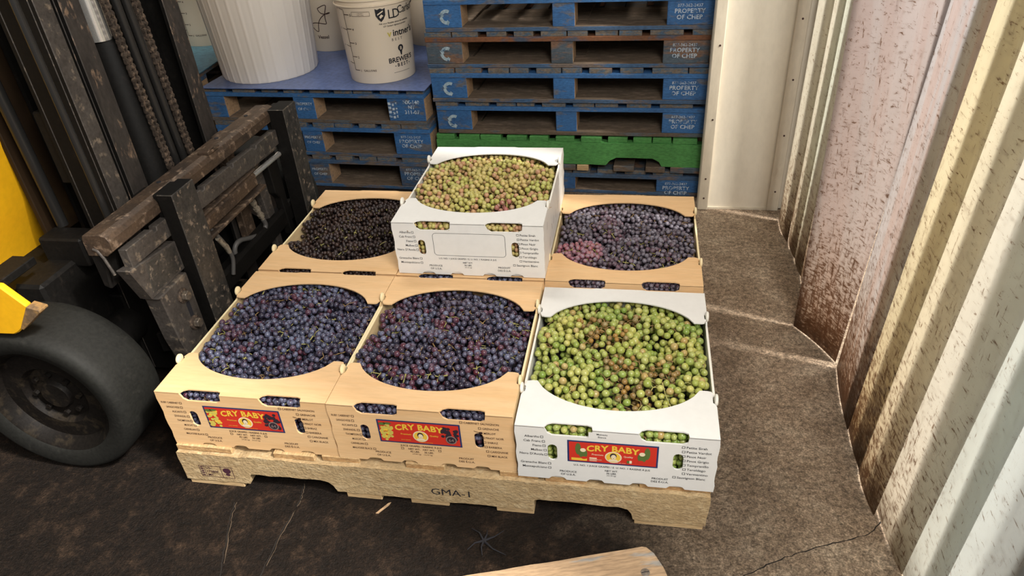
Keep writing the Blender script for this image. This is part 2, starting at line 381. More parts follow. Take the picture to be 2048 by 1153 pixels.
ribbon([(.146, -.060), (.167, -.132), (.210, -.245)], .0012).build('crack', 'crack_light', fl)
ribbon([(.286, .02), (.299, -.032), (.294, -.131), (.297, -.235)], .0012).build('crack', 'crack_light', fl)
MB().box(-3.2, 4.5, 3.6, 3.7, 0, 3.0).build('wall_back', 'wall', kind='structure')
MB().box(-3.3, -3.2, -3.2, 3.7, 0, 3.0).build('wall_left', 'wall', kind='structure')
MB().box(-3.3, 1.66, -1.0, 3.7, 3.0, 3.1).build('ceiling', 'wall', kind='structure')
MB().box(1.66, 1.74, 1.40, 3.6, 0, 3.0).build('wall_right', 'wall', kind='structure')
# painted partition beside the pallets
pw = MB().box(1.288, 1.60, 1.492, 1.53, 0.006, 3.0).build('wall_end', 'panel_white', kind='structure')
MB().box(1.276, 1.314, 1.476, 1.535, 0.0, 3.0).build('trim_1', 'trim_white', kind='structure', bevel=.003)
MB().box(1.531, 1.572, 1.480, 1.492, 0.0, 3.0).build('trim_2', 'trim_white', kind='structure', bevel=.002)
MB().box(1.600, 1.655, 1.40, 1.53, 0.0, 3.0).build('trim_3', 'rust_frame', kind='structure', bevel=.003)
MB().box(1.310, 1.535, 1.486, 1.492, 0.0, .008).build('baseboard_end', 'trim_white', kind='structure')
for x, z in ((1.296, .05), (1.296, .13), (1.30, .36), (1.552, .08), (1.552, .30), (1.552, .50), (1.30, .62), (1.552, .70)):
    yy = 1.4755 if x < 1.4 else 1.4795
    MB().lathe([(0, -.001), (.0035, -.001), (.0035, .0015), (0, .0015)], (x, yy, z), 'y', 10).build('screw', 'ink', pw, smooth=True)
MB().box(1.60, 1.74, -.50, -.315, 0.0, 3.0).build('trim_4', 'post_brown', kind='structure', bevel=.004)
MB().box(1.60, 1.74, -.315, 1.40, 2.35, 3.0).build('wall_lintel', 'wall', kind='structure')

# strip curtain: each strip hangs on its own.  (far x, far y, near x, near y, lean of the top in y per metre, bow, tint)
strips = [
 (1.566, 1.400, 1.571, 1.238, -.05, .006, (.86, .84, .76)),
 (1.586, 1.290, 1.577, 1.130, -.05, .006, (.84, .82, .74)),
 (1.592, 1.190, 1.580, 1.020, -.05, .006, (.84, .86, .79)),
 (1.595, 1.100, 1.576, .900, -.05, .005, (.86, .80, .72)),
 (1.606, .960, 1.560, .740, -.06, .005, (.84, .81, .76)),
 (1.514, .745, 1.598, .585, -.14, -.012, (.82, .77, .76)),
 (1.600, .56, 1.576, .322, -.10, .005, (.82, .81, .82)),
 (1.588, .380, 1.574, .190, -.09, .004, (.88, .83, .68)),
 (1.587, .262, 1.572, .066, -.09, .008, (.90, .86, .74)),
 (1.587, .125, 1.590, -.077, -.07, .004, (.89, .87, .80)),
 (1.603, -.010, 1.589, -.200, -.03, .004, (.84, .86, .82)),
 (1.602, -.150, 1.590, -.345, .0, .004, (.84, .87, .85)),
]
slabels = ['furthest clear strip of the curtain, touching the rusty frame', 'narrow-looking strip second from the rusty frame end of the curtain',
 'third curtain strip from the rusty frame, pale greenish', 'cream curtain strip fourth from the rusty frame', 'curtain strip partly hidden behind the wide pink-tinged one',
 'wide pink-tinged curtain strip jutting out, heavily scuffed brown at its hem', 'greyish scratched curtain strip with a long pointed dirty tip beside the gap',
 'yellowish curtain strip with dark brown dirty hem just nearer than the gap', 'yellow curtain strip with rust-brown tip where a floor crack starts',
 'pale cream curtain strip running to the bottom edge of the photo', 'clean milky white curtain strip near the right edge of the photo', 'nearest milky curtain strip, beside the dark brown door post']
for i, (fx, fy, nx, ny, ln, bow, tint) in enumerate(strips):
    n = 12; Hh = 2.36; nz = 20; mb = MB(); vs = []; fs = []
    d = Vector((nx-fx, ny-fy, 0)); nrm = Vector((d.y, -d.x, 0)).normalized()
    for k in range(nz+1):
        z = .004+Hh*k/nz; grow = 1+.35*min(z, 1) if i == 5 else 1
        for j in range(n+1):
            t = j/n; q = Vector((nx, ny, 0))-d*(1-t)*grow
            q += nrm*bow*math.sin(PI*t)*(1+.5*math.sin(3*z+i))
            q.x += .0015*math.sin(z*2.3+i*1.7) + (max(0, .015-z)*.0)
            q.y += ln*z; q.z = z
            vs.append(q)
    W1 = n+1
    for k in range(nz):
        for j in range(n): fs.append((k*W1+j, k*W1+j+1, (k+1)*W1+j+1, (k+1)*W1+j))
    mb.add(vs, fs)
    o = mb.build('curtain_strip', strip_mat('pvc_strip', tint, [1, 1, 1, 1, 1.1, 1.5, 1.5, 1.35, 1.2, .7, .3, .3][i], (.62, .56, .545) if i in (3, 4, 5, 6) else None), smooth=True)
    md = o.modifiers.new('t', 'SOLIDIFY'); md.thickness = .0022
    tag(o, slabels[i], 'curtain strip', 'strips of the plastic door curtain')

# ------------------------------------------------------------------ the wooden pallet under the crates
PZ = .122
pal = thing('wooden_pallet', 'light new wooden pallet stamped GMA-1 carrying the crates of grapes', 'pallet', (.61, .5, 0))
def L_(x): return x-.61
def rough_poly(pts, amp=.0015, step=.03):
    out = []
    for i in range(len(pts)):
        a, b = pts[i], pts[(i+1) % len(pts)]; d = math.hypot(b[0]-a[0], b[1]-a[1]); k = max(1, int(d/step))
        for j in range(k):
            t = j/k; out.append((a[0]+(b[0]-a[0])*t+random.uniform(-amp, amp)*(j > 0), a[1]+(b[1]-a[1])*t+random.uniform(-amp, amp)*(j > 0)))
    return out
def stringer_poly():
    p = [(0, .106), (0, .016), (.165, .016)]+[(.168, .035), (.175, .050)]+[(.35, .052), (.368, .047), (.378, .036), (.385, .018)]
    p += [(.845, .016), (.848, .050), (.858, .053), (1.03, .052), (1.05, .046), (1.058, .034), (1.062, .016), (1.215, .016), (1.218, .106)]
    return p
for y in (-.014, .488, .908):
    pp = rough_poly([(L_(a), b) for a, b in stringer_poly()][::-1], .0022, .022)
    mb = MB(); v, f = plate([pp], .038)
    mb.add([(a[0], y-.5+.019+a[2], a[1]) for a in v], f)
    s = mb.build('stringer', 'wood_rough', pal, bevel=.0015)
    if y < .1:
        t = MB(); yy = y-.5-.0006
        add_text(t, 'GMA-1', L_(.612), .040, .028, yy, bold=0., sx=1.15)
        t.build('printed_mark', 'ink_black', s)
        t = MB()
        rect_frame(t, L_(.045), .030, .085, .038, .0012, yy); quadp(t, L_(.058), L_(.059), .030, .068, yy); quadp(t, L_(.1), L_(.101), .030, .068, yy)
        add_text(t, 'US-', L_(.062), .057, .0105, yy, bold=.01); add_text(t, '17380P', L_(.061), .045, .0105, yy, bold=.01); add_text(t, 'MT', L_(.062), .033, .0105, yy, bold=.01)
        for k in range(5): quadp(t, L_(.048), L_(.055), .034+k*.0065, .038+k*.0065, yy)
        disc(t, L_(.115), .055, .010, .009, yy); disc(t, L_(.115), .042, .006, .004, yy)
        t.build('printed_mark', 'ink_purple', s)
for a, b in ((0, .14), (.245, .345), (.362, .452), (.56, .650), (.773, .858), (.873, .962), (1.072, 1.219)):
    MB().box(L_(a), L_(b), -.505+random.uniform(-.002, .003), .51, .1062, .1215, mis=(0, 0, 1, 1, 0, 0)).build('deck_board', ['wood_y', 'wood_end'], pal, bevel=.0012)
for a, b in ((0.005, .145), (.405, .49), (.56, .65), (.76, .845), (1.065, 1.21)):
    MB().box(L_(a), L_(b), -.512, .50, 0, .0158, mis=(0, 0, 1, 1, 0, 0)).build('bottom_board', ['wood_y', 'wood'], pal, bevel=.0012)

# ------------------------------------------------------------------ grape crates
LEFT_T = ['RUBY CABERNET', 'SANGIOVESE', 'ALICANTE', 'ZINFANDEL', 'THOMPSON', 'MUSCAT', 'CARNELIAN', 'MALVOISIE BLACK']
RIGHT_T = ['CABERNET SAUVIGNON', 'GRENACHE', 'MERLOT', 'PINOT NOIR', 'SHIRAZ', 'BARBERA', 'CARIGNANE', 'MIX BLACK']
LEFT_W = ['Albariño', 'Cab Franc', 'Fiano', 'Malbec', "Nero D'Avola", None, 'Grenache Blanc', 'Montepulciano']
RIGHT_W = ['Petite Sirah', 'Petite Verdot', 'Pinot Noir', 'Pinot Grigio', 'Tempranillo', 'Teroldego', 'Vermentino', 'Sauvignon Blanc']
def brand_label(parent, W, H, y0, kind):
    x0, x1, z0, z1 = .107, .290, .062*H/.159, .128*H/.159
    cx, cz = (x0+x1)/2, (z0+z1)/2; w, h = x1-x0, z1-z0
    mb = MB(); quadp(mb, x0, x1, z0, z1, y0-.0006, 0); quadp(mb, x0+.0035, x1-.0035, z0+.0035, z1-.0035, y0-.0009, 1)
    lb = mb.build('brand_label', ['navy', 'red'], parent)
    t = MB(); s = 'CRY BABY'; tw = .105; n = len(s)
    cxs = -.004
    def wp(x, y, z): u = (x-cx)/(tw/2); return (x, y, z+(-.0045*u*u))
    v, f = text_mesh('CRY BABY', .0225, 'CENTER', .035, 1.05)
    add_text(t, 'CRY BABY', cx, z1-.0235, .0225, y0-.0014, 'CENTER', .035, 1.05, sx=.98, warp=wp)
    t.build('brand_lettering', 'yellow', lb)
    t = MB(); disc(t, cx+.002, cz-.009, .017, .016, y0-.0012, 0, 28); disc(t, cx+.002, cz-.009, .0145, .0135, y0-.0015, 1, 28)
    disc(t, cx+.002, cz-.005, .0068, .0080, y0-.0018, 3); disc(t, cx+.0025, cz-.0075, .0052, .0066, y0-.0021, 2)      # hair, face
    t.add([(cx-.009, y0-.0018, cz-.0205), (cx+.013, y0-.0018, cz-.0205), (cx+.009, y0-.0018, cz-.0145), (cx-.005, y0-.0018, cz-.0145)], [(0, 1, 2, 3)], 2)
    for sx in (-.002, .003): disc(t, cx+.0022+sx, cz-.0065, .0007, .0005, y0-.0023, 3, 8)
    disc(t, cx+.0026, cz-.0112, .0012, .0008, y0-.0023, 3, 8)
    t.build('portrait', ['lbl_cream', 'yellow', 'lbl_cream', 'lbl_dark'], lb)
    t = MB()
    if kind == 'tan':
        for k in range(46):
            px = x0+.006+.026*random.random(); pz = z0+.007+(h-.018)*random.random()
            disc(t, px, pz, .0038, .0036, y0-.0011-k*.00002, 0 if k % 5 else 1, 10)
        disc(t, x0+.012, z1-.011, .008, .004, y0-.0023, 2, 9); disc(t, x0+.024, z1-.009, .009, .003, y0-.0023, 2, 9)
        t.build('grape_picture', ['lbl_grape', 'yellow', 'lbl_green'], lb)
        t = MB()
        for k in range(34):
            px = x1-.040+.034*random.random(); pz = z0+.012+(h-.024)*random.random()
            disc(t, px, pz, .0042, .004, y0-.0011-k*.00002, 0, 10)
        disc(t, x1-.022, cz-.012, .012, .012, y0-.0022, 1, 20); disc(t, x1-.022, cz-.012, .0095, .0095, y0-.0024, 0, 20)
        add_text(t, '64', x1-.022, cz-.0165, .012, y0-.0027, 'CENTER', .01, mi=1)
        t.build('grape_picture', ['lbl_dark', 'lbl_grey'], lb)
    else:
        for s_, xx in ((1, x0+.030), (-1, x1-.030)):
            disc(t, xx-s_*.008, cz+.008, .006, .017, y0-.0012, 0, 14); disc(t, xx+s_*.002, cz-.004, .009, .014, y0-.0013, 0, 14)
            disc(t, xx+s_*.002, cz+.006, .006, .0055, y0-.0016, 1, 12); disc(t, xx+s_*.004, cz-.016, .006, .004, y0-.0016, 2, 10)
        t.build('label_picture', ['lbl_green', 'lbl_cream', 'red', 'yellow'], lb); t = MB()
        quadp(t, x0+.008, x0+.040, z0+.006, z0+.013, y0-.0014, 3); quadp(t, x0+.045, x0+.060, z0+.007, z0+.017, y0-.0014, 1)
        quadp(t, x0+.045, x0+.060, z0+.012, z0+.0135, y0-.0016, 2); quadp(t, x0+.045, x0+.060, z0+.0085, z0+.010, y0-.0016, 2)
        quadp(t, x1-.062, x1-.057, z0+.008, z0+.016, y0-.0014, 0); quadp(t, x1-.057, x1-.052, z0+.008, z0+.016, y0-.0014, 1); quadp(t, x1-.052, x1-.047, z0+.008, z0+.016, y0-.0014, 2)
        t.build('label_picture', ['lbl_green', 'lbl_cream', 'red', 'yellow'], lb)
    t = MB()
    add_text(t, 'Premium', cx-.030, cz-.007, .0065, y0-.0013, 'CENTER', .01); add_text(t, 'Quality', cx+.032, cz-.007, .0065, y0-.0013, 'CENTER', .01)
    add_text(t, 'JUICE GRAPES', cx-.032, z0+.010, .0035, y0-.0013, 'CENTER'); add_text(t, 'FRESNO, CA U.S.A.' if 0 else 'PRODUCE OF U.S.A.', cx+.012, z0+.0055, .0035, y0-.0013, 'CENTER')
    t.build('label_small_print', 'yellow' if kind == 'tan' else 'lbl_cream', lb)

def crate(name, label, ox, oy, zb, W, D, H, col, front='full', group=None):
    T = .004
    tan = col == 'tan'
    mw = 'crate_tan' if tan else 'crate_white'; ms = 'crate_tan_side' if tan else 'crate_white'
    me_ = 'crate_cream' if tan else 'white_edge'; ink = 'ink' if tan else 'ink_black'
    root = thing(name, label, 'crate', (ox, oy, zb), group=group)
    hs = [(.060, .158), (.249, .347)]           # hand holes across the front fold
    hz = .020; hy = .014
    def foldline(x0, x1, base, dep, sgn):       # outline along a fold with two hand-hole notches, left->right
        p = [(x0, base)]
        for a, b in hs:
            p += [(a, base), (a+.006, base+sgn*dep*.7), (a+.016, base+sgn*dep), (b-.012, base+sgn*dep), (b-.002, base+sgn*dep*.75), (b, base)]
        return p+[(x1, base)]
    # front and rear panels
    def panel(nm, y, isfront):
        bot = []
        for c in (.085, .165, .255, .330):
            bot += [(c-.019, 0), (c-.013, .006), (c-.004, .009), (c+.006, .009), (c+.014, .006), (c+.019, 0)]
        bot = [(a*W/.406, b) for a, b in bot]
        outer = [(0, 0)]+bot+[(W, 0)]
        top = foldline(0, W, H, hz, -1)[::-1]
        # slightly wavy side edges
        rs = [(W+.0015*math.sin(k*2.1), H*k/8) for k in range(1, 8)]; ls = [(-.0015*math.sin(k*1.9+1), H*k/8) for k in range(7, 0, -1)]
        polys = [outer+rs+top+ls]
        polys += [stadium(.076*W/.406, .085*H/.159, .020, .046), stadium(.330*W/.406, .085*H/.159, .020, .046)]
        v, f = plate(polys, T); mb = MB(); mb.add([(a[0], y+a[2], a[1]) for a in v], f)
        return mb.build(nm, mw, root)
    fp = panel('front_panel', T/2, True); panel('rear_panel', D-T/2, False)
    mb = MB()
    for nm, x in (('side_panel', T/2), ('side_panel', W-T/2)):
        pts = [(T, 0), (D-T, 0), (D-T, H-.004), (D-.11, H-.002), (D-.13, H-.010), (.13, H-.010), (.11, H-.002), (T, H-.004)]
        s = MB().prism(pts, 'x', x-T/2, x+T/2).build(nm, ms, root)
        e = MB().box(x-T*.62, x+T*.62, .125, D-.125, H-.0105, H-.0085).build('top_edge', me_, s)
        if not tan and x > W/2 and front == 'blank':
            t = MB()
            for k in range(9):
                y_ = .08+.045*k+random.uniform(-.01, .01); z_ = .03+random.random()*.09; a = random.uniform(-1, 1)
                t.add([(W+.0006, y_, z_), (W+.0006, y_+.002, z_), (W+.0006, y_+.002+.012*a, z_+.022), (W+.0006, y_+.012*a, z_+.022)], [(0, 1, 2, 3)])
            for k in range(7):
                y_ = .33+.008*k; t.add([(W+.0006, y_, .125), (W+.0006, y_+.0012, .125), (W+.0006, y_+.004, .138+.003*(k % 2)), (W+.0006, y_+.0028, .138)], [(0, 1, 2, 3)])
            t.build('pen_scribble', 'ink', s)
    MB().box(T, W-T, T, D-T, .002, .006).build('base_panel', ms, root)
    # flaps with the round opening
    def flap(nm, ydep, ymid, rear):
        n = 26; a = []
        xL, xR = .030, W-.032
        base = foldline(0.0, W, 0, hy, 1)[::1] if not rear else [(0, 0), (W*.3, 0), (W*.33, -.003), (W*.62, -.003), (W*.65, 0), (W, 0)]
        right = [(W, ydep*.66), (W-.003, ydep*.72), (W-.007, ydep*.74), (W-.007, ydep*.86), (W-.003, ydep*.89), (W-.008, ydep*.985), (W-.016, ydep)]
        curve = []
        for i in range(n+1):
            t = i/n; x = xR+(xL-xR)*t; u = (x-(xL+xR)/2)/((xR-xL)/2)
            curve.append((x, ymid+(ydep-ymid)*(1-math.sqrt(max(0, 1-(abs(u)**2.0)*.93)))/(1-math.sqrt(.07))))
        left = [(.016, ydep), (.008, ydep*.985), (.003, ydep*.89), (.007, ydep*.86), (.007, ydep*.74), (.003, ydep*.72), (0, ydep*.66)]
        p = base+right+curve+left
        if rear: p = [(x, D-y) for x, y in p][::-1]
        v, f = plate([p], T*.8); mb = MB()
        # the flap rises very slightly towards the middle of the crate
        mb.add([(q[0], q[1], H+.0005+q[2]+.010*(min(q[1], D-q[1]))) for q in v], f)
        return mb.build(nm, mw, root)
    flap('front_flap', .137, .060, False); flap('rear_flap', .130, .050, True)
    for x, sg in (((-.001, -1), (W-.0005, 1)) if 'pinned' not in label else ()):
        for y in (.137*.80, D-.130*.80):
            mb = MB(); prof = [(0, -.0035), (.010, -.0035), (.0125, -.0015), (.0125, .0015), (.010, .0035), (0, .0035)]
            mb.lathe(prof, (x, y, H+.005), 'x', 18)
            mb.build('locking_tab', me_, root, smooth=True)
    if front == 'none': return root
    y0 = 0
    kx = W/.406; kz = H/.159
    t = MB(); yy = y0-.0006
    def chk(x, z): rect_frame(t, x, z, .0062, .0062, .0009, yy)
    Lt = LEFT_T if tan else LEFT_W; Rt = RIGHT_T if tan else RIGHT_W
    sz = .0080 if tan else .0088
    lx = [.052, .050, .054, .058, .062, .066, .069, .086] if tan else [.052, .055, .056, .058, .059, 0, .066, .066]
    for i, s in enumerate(Lt):
        if s is None: continue
        z = (.128-.0135*i)*kz; x = lx[i]*kx
        add_text(t, s, (x-.002)/1., z, sz, yy, 'RIGHT', .004, sx=(.70 if tan else 1.)); chk(x, z-.0002)
    rx = [.292, .331, .333, .336, .339, .341, .343, .345] if tan else [.335, .336, .337, .338, .339, .340, .340, .322]
    t.build('variety_list', ink, fp); t = MB()
    for i, s in enumerate(Rt):
        z = ((.133 if tan else .128)-.0133*i)*kz; x = rx[i]*kx
        chk(x, z-.0002); add_text(t, s, x+.0085, z, sz, yy, 'LEFT', .004, sx=(.86 if tan else 1.))
    if tan:
        x, z = rx[2]*kx, (.133-.0133*2)*kz; u_ = MB()
        u_.add([(x-.012, yy, z+.007), (x-.012, yy, z+.0085), (x+.002, yy, z+.003), (x+.002, yy, z+.0015)], [(0, 1, 2, 3)]); quadp(u_, x-.001, x+.006, z, z+.005, yy); u_.build('pen_tick', ink, fp)
    t.build('variety_list', ink, fp); t = MB()
    cx = .198*kx
    if tan:
        add_text(t, 'JUICE GRAPES / RAISINS À JUS', cx, .052*kz, .0070, yy, 'CENTER', .01)
        chk(cx-.046, .0425*kz); chk(cx+.038, .0425*kz)
        add_text(t, 'NET WT.   NET WT.', cx, .043*kz, .0068, yy, 'CENTER', .01); add_text(t, '42 LBS.     36 LBS.', cx, .035*kz, .0072, yy, 'CENTER', .01)
        add_text(t, '(19.05 kg)    (16.33 kg)', cx, .0285*kz, .005, yy, 'CENTER')
    else:
        add_text(t, 'U.S. NO. 1 JUICE GRAPES / E. U. NO. 1 RAISINS À JUS', cx, .050*kz, .0068, yy, 'CENTER', .005)
        add_text(t, 'NET WT.', cx, .038*kz, .0068, yy, 'CENTER', .01); add_text(t, '36 LBS.', cx, .030*kz, .0070, yy, 'CENTER', .01); add_text(t, '(16.33 kg)', cx, .024*kz, .0048, yy, 'CENTER')
    t.build('weight_text', ink, fp); t = MB()
    add_text(t, 'PRODUCE', .108*kx, .026*kz, .0078, yy, 'CENTER', .006); add_text(t, 'OF U.S.A.', .108*kx, .0165*kz, .0078, yy, 'CENTER', .006)
    t.build('origin_text', ink, fp); t = MB()
    add_text(t, 'PRODUIT', .297*kx, .026*kz, .0078, yy, 'CENTER', .006); add_text(t, 'DES É-U.A.', .297*kx, .0165*kz, .0078, yy, 'CENTER', .006)
    t.build('origin_text', ink, fp)
    if front == 'full': brand_label(fp, W, H, y0, col)
    elif front == 'blank':
        t = MB(); o_ = []; i_ = []
        x0, x1, z0, z1, r = .107, .300, .060, .128, .010
        for sc, lst in ((0, o_), (.0009, i_)):
            for (qx, qz, a0) in ((x1-r, z1-r, 0), (x0+r, z1-r, PI/2), (x0+r, z0+r, PI), (x1-r, z0+r, 1.5*PI)):
                for k in range(6): a = a0+PI/2*k/5; lst.append((qx+(r-sc)*math.cos(a), yy, qz+(r-sc)*math.sin(a)))
        n = len(o_); t.add(o_+i_, [(k, (k+1) % n, n+(k+1) % n, n+k) for k in range(n)])
        t.build('blank_label_outline', ink, fp)
    if front == 'full' and not tan:
        t = MB(); quadp(t, .150, .205, .128, .146, y0-.0005, 0); add_text(t, 'Malvasia', .177, .139, .0066, y0-.0008, 'CENTER', .005, mi=1); add_text(t, 'Bianca', .177, .1315, .0066, y0-.0008, 'CENTER', .005, mi=1)
        t.build('paper_sticker', ['crate_white', 'ink_black'], fp)
    return root

def ico(sub):
    bm = bmesh.new(); bmesh.ops.create_icosphere(bm, subdivisions=sub, radius=1); v = np.array([x.co[:] for x in bm.verts]); f = np.array([[y.index for y in x.verts] for x in bm.faces]); bm.free(); return v, f
ICO2, ICO1 = ico(2), ico(1)
def grapes_mesh(name, C, Rad, Colr, mat, sub2):
    """C (n,3), Rad (n,), Colr (n,4); sub2: mask of the finely meshed ones"""
    V = []; F = []; K = []; off = 0
    for base, msk in ((ICO2, sub2), (ICO1, ~sub2)):
        c = C[msk]; r = Rad[msk]; k = Colr[msk]
        if not len(c): continue
        v, f = base
        st = 1+rng.uniform(-.08, .10, (len(c), 3))
        vv = c[:, None, :]+v[None]*r[:, None, None]*st[:, None, :]
        ff = f[None]+(np.arange(len(c))*len(v))[:, None, None]+off
        V.append(vv.reshape(-1, 3)); F.append(ff.reshape(-1, 3)); K.append(np.repeat(k, len(v), 0)); off += len(c)*len(v)
    V = np.concatenate(V); F = np.concatenate(F); K = np.concatenate(K)
    me = bpy.data.meshes.new(name); me.vertices.add(len(V)); me.vertices.foreach_set('co', V.ravel().astype(np.float32))
    me.loops.add(F.size); me.loops.foreach_set('vertex_index', F.ravel().astype(np.int32))
    me.polygons.add(len(F)); me.polygons.foreach_set('loop_start', np.arange(0, F.size, 3, dtype=np.int32))
    me.polygons.foreach_set('use_smooth', np.ones(len(F), dtype=bool))
    me.update(calc_edges=True); me.validate()
    a = me.color_attributes.new('gcol', 'FLOAT_COLOR', 'POINT'); a.data.foreach_set('color', K.ravel().astype(np.float32))
    me.materials.append(M[mat]); return me
def pack(tries, zoff, S, acc, grid, d, x0, x1, y0, y1, jit=.0):
    cell = d
    for _ in range(tries):
        x = rng.uniform(x0, x1); y = rng.uniform(y0, y1); z = S(x, y)-zoff+rng.uniform(-jit, jit)
        k = (int(x/cell), int(y/cell), int(z/cell)); ok = True
        for i in (-1, 0, 1):
            for j in (-1, 0, 1):
                for l in (-1, 0, 1):
                    for q in grid.get((k[0]+i, k[1]+j, k[2]+l), ()):
                        if (q[0]-x)**2+(q[1]-y)**2+(q[2]-z)**2 < d*d*.80: ok = False; break
                    if not ok: break
                if not ok: break
            if not ok: break
        if ok:
            grid.setdefault(k, []).append((x, y, z)); acc.append((x, y, z))
def fill(ox, oy, zb, W, D, H, d, style, label, group, mat, low=.020, dome=.012, red_spot=None):
    """fill one crate: bunches on top (each a thing), lower grapes as stuff"""
    x0, x1, y0, y1 = .006+d/2, W-.006-d/2, .006+d/2, D-.006-d/2
    ph = rng.uniform(0, 6, 4)
    # bunch centres
    cs = []; t_ = 0
    while len(cs) < 30 and t_ < 4000:
        t_ += 1; p = (rng.uniform(x0+.015, x1-.015), rng.uniform(y0+.015, y1-.015))
        if all((p[0]-q[0])**2+(p[1]-q[1])**2 > .060**2 for q in cs): cs.append(p)
    B = [(p[0], p[1], rng.uniform(0, PI), rng.uniform(.062, .080), rng.uniform(.036, .046), rng.uniform(-.006, .006)) for p in cs]
    BA = np.array(B); ca, sa = np.cos(BA[:, 2]), np.sin(BA[:, 2])
    def mets(x, y):
        dx, dy = x-BA[:, 0], y-BA[:, 1]; return np.sqrt(((dx*ca+dy*sa)/BA[:, 3])**2+((-dx*sa+dy*ca)/BA[:, 4])**2)
    def S(x, y):
        u = (x-W/2)/(W/2); v = (y-D/2)/(D/2)
        base = H-low+dome*(1-u*u)*(1-v*v)+.004*math.sin(x*31+ph[0])*math.sin(y*27+ph[1])
        edge = min(y-y0, y1-y)
        m = mets(x, y); i = int(np.argmin(m)); h = BA[i, 5]+.040*math.sqrt(max(0., 1-m[i]**2))-.022
        z = base+h
        # stay under the flaps
        cap = H-.008-d*.54
        yf = .072+.077*(1-math.sqrt(max(0, 1-.93*u*u)))/(1-math.sqrt(.07))
        z = min(z, cap+max(0, edge-yf)*.7)
        return z
    acc = []; grid = {}
    pack(7500, 0., S, acc, grid, d, x0, x1, y0, y1); n1 = len(acc)
    pack(3500, d*.55, S, acc, grid, d, x0, x1, y0, y1, .002); pack(2500, d*1.15, S, acc, grid, d, x0, x1, y0, y1, .003); pack(2200, d*1.8, S, acc, grid, d, x0, x1, y0, y1, .003)
    P = np.array(acc); n = len(P)
    own = np.array([int(np.argmin(mets(p[0], p[1]))) for p in P])
    bh = rng.uniform(0, 1, len(B)); g = rng.uniform(0, 1, n); g2 = rng.uniform(0, 1, n)
    colr = np.zeros((n, 4)); rad = d/2*rng.uniform(.86, 1.08, n)
    style(colr, rad, P, own, bh, g, g2, W, D)
    fine = np.zeros(n, bool); fine[:] = True; fine[n1:] = False
    order = sorted(range(len(B)), key=lambda q: B[q][1]); names = {}
    ORD = ['first', 'second', 'third', 'fourth', 'fifth', 'sixth', 'seventh']
    for r0_ in range(0, len(order), 6):
        for c0_, q in enumerate(sorted(order[r0_:r0_+6], key=lambda q: B[q][0])):
            names[q] = label % (ORD[r0_//6], ORD[c0_])
    for i in range(len(B)):
        mk = own == i
        if mk.sum() < 3: continue
        c0 = P[mk].mean(0); c0[2] = P[mk][:, 2].max()
        me = grapes_mesh('grape_bunch', P[mk]-c0, rad[mk], colr[mk], mat, fine[mk])
        o = link('grape_bunch', me); o.location = (ox+c0[0], oy+c0[1], zb+c0[2]); tag(o, names.get(i, label), 'grapes', group)
        # stem: a branched stalk threading the bunch, its tip poking out
        bx, by, an, a_, b_, _ = B[i]; dr = Vector((math.cos(an), math.sin(an), 0)); sd = Vector((-dr.y, dr.x, 0))
        mb = MB(); pts = []
        for k in range(7):
            tt = -0.75+1.5*k/6; q = Vector((bx, by, 0))+dr*a_*tt
            q.x = min(max(q.x, x0), x1); q.y = min(max(q.y, y0), y1); q.z = S(q.x, q.y)-.010+(.014 if (k == 6 and bh[i] > .55) else .003*math.sin(k*2))
            pts.append(q-Vector(c0))
        mb.tube(pts, [.0012]*6+[.0016], 6)
        for k in range(1, 6):
            for s_ in (-1, 1):
                L = rng.uniform(.010, .024); e = pts[k]+sd*s_*L+Vector((0, 0, rng.uniform(-.002, .007)))
                mb.tube([pts[k], (pts[k]+e)/2+Vector((0, 0, .003)), e], [.0010, .0008, .0007], 5)
        mb.build('stem', 'stem' if bh[i] > .4 else 'stem_brown', o, smooth=True)
    # grapes below the top layer (seen through the hand holes)
    acc2 = []; g2_ = {}
    lowS = lambda x, y: min(S(x, y)-d*2.3, H-.045)
    pack(2600, 0., lowS, acc2, g2_, d, x0, x1, y0, y1, .002)
    for _ in range(1):
        for zz in np.arange(.006+d/2, H-.004-d/2, d*.86):
            for row in (0, 1):
                for xx in np.arange(x0+.002, x1, d*.98):
                    acc2.append((xx+rng.uniform(-.002, .002)+(d*.5 if row else 0)*.9, y0+.002+row*d*.8+rng.uniform(0, .004), zz+rng.uniform(-.002, .002)))
    P2 = np.array(acc2); P2[:, 0] = np.clip(P2[:, 0], x0, x1); n = len(P2)
    colr = np.zeros((n, 4)); rad = d/2*rng.uniform(.86, 1.06, n)
    style(colr, rad, P2, np.zeros(n, int), bh, rng.uniform(0, 1, n), rng.uniform(0, 1, n), W, D)
    me = grapes_mesh('loose_grapes', P2, rad, colr, mat, np.zeros(n, bool)); me.transform(Matrix.Translation((0, 0, 0)))
    o = link('loose_grapes', me, kind='stuff'); o.location = (ox, oy, zb)
    tag(o, label.split(',')[0].replace('bunch of', 'packed lower layer of')+', beneath the bunches', 'grapes')
    # the bulk below, dark and wet
    MB().box(.012, W-.012, .035, D-.012, .0065, H-.068).build('grape_must', 'lbl_dark', o)

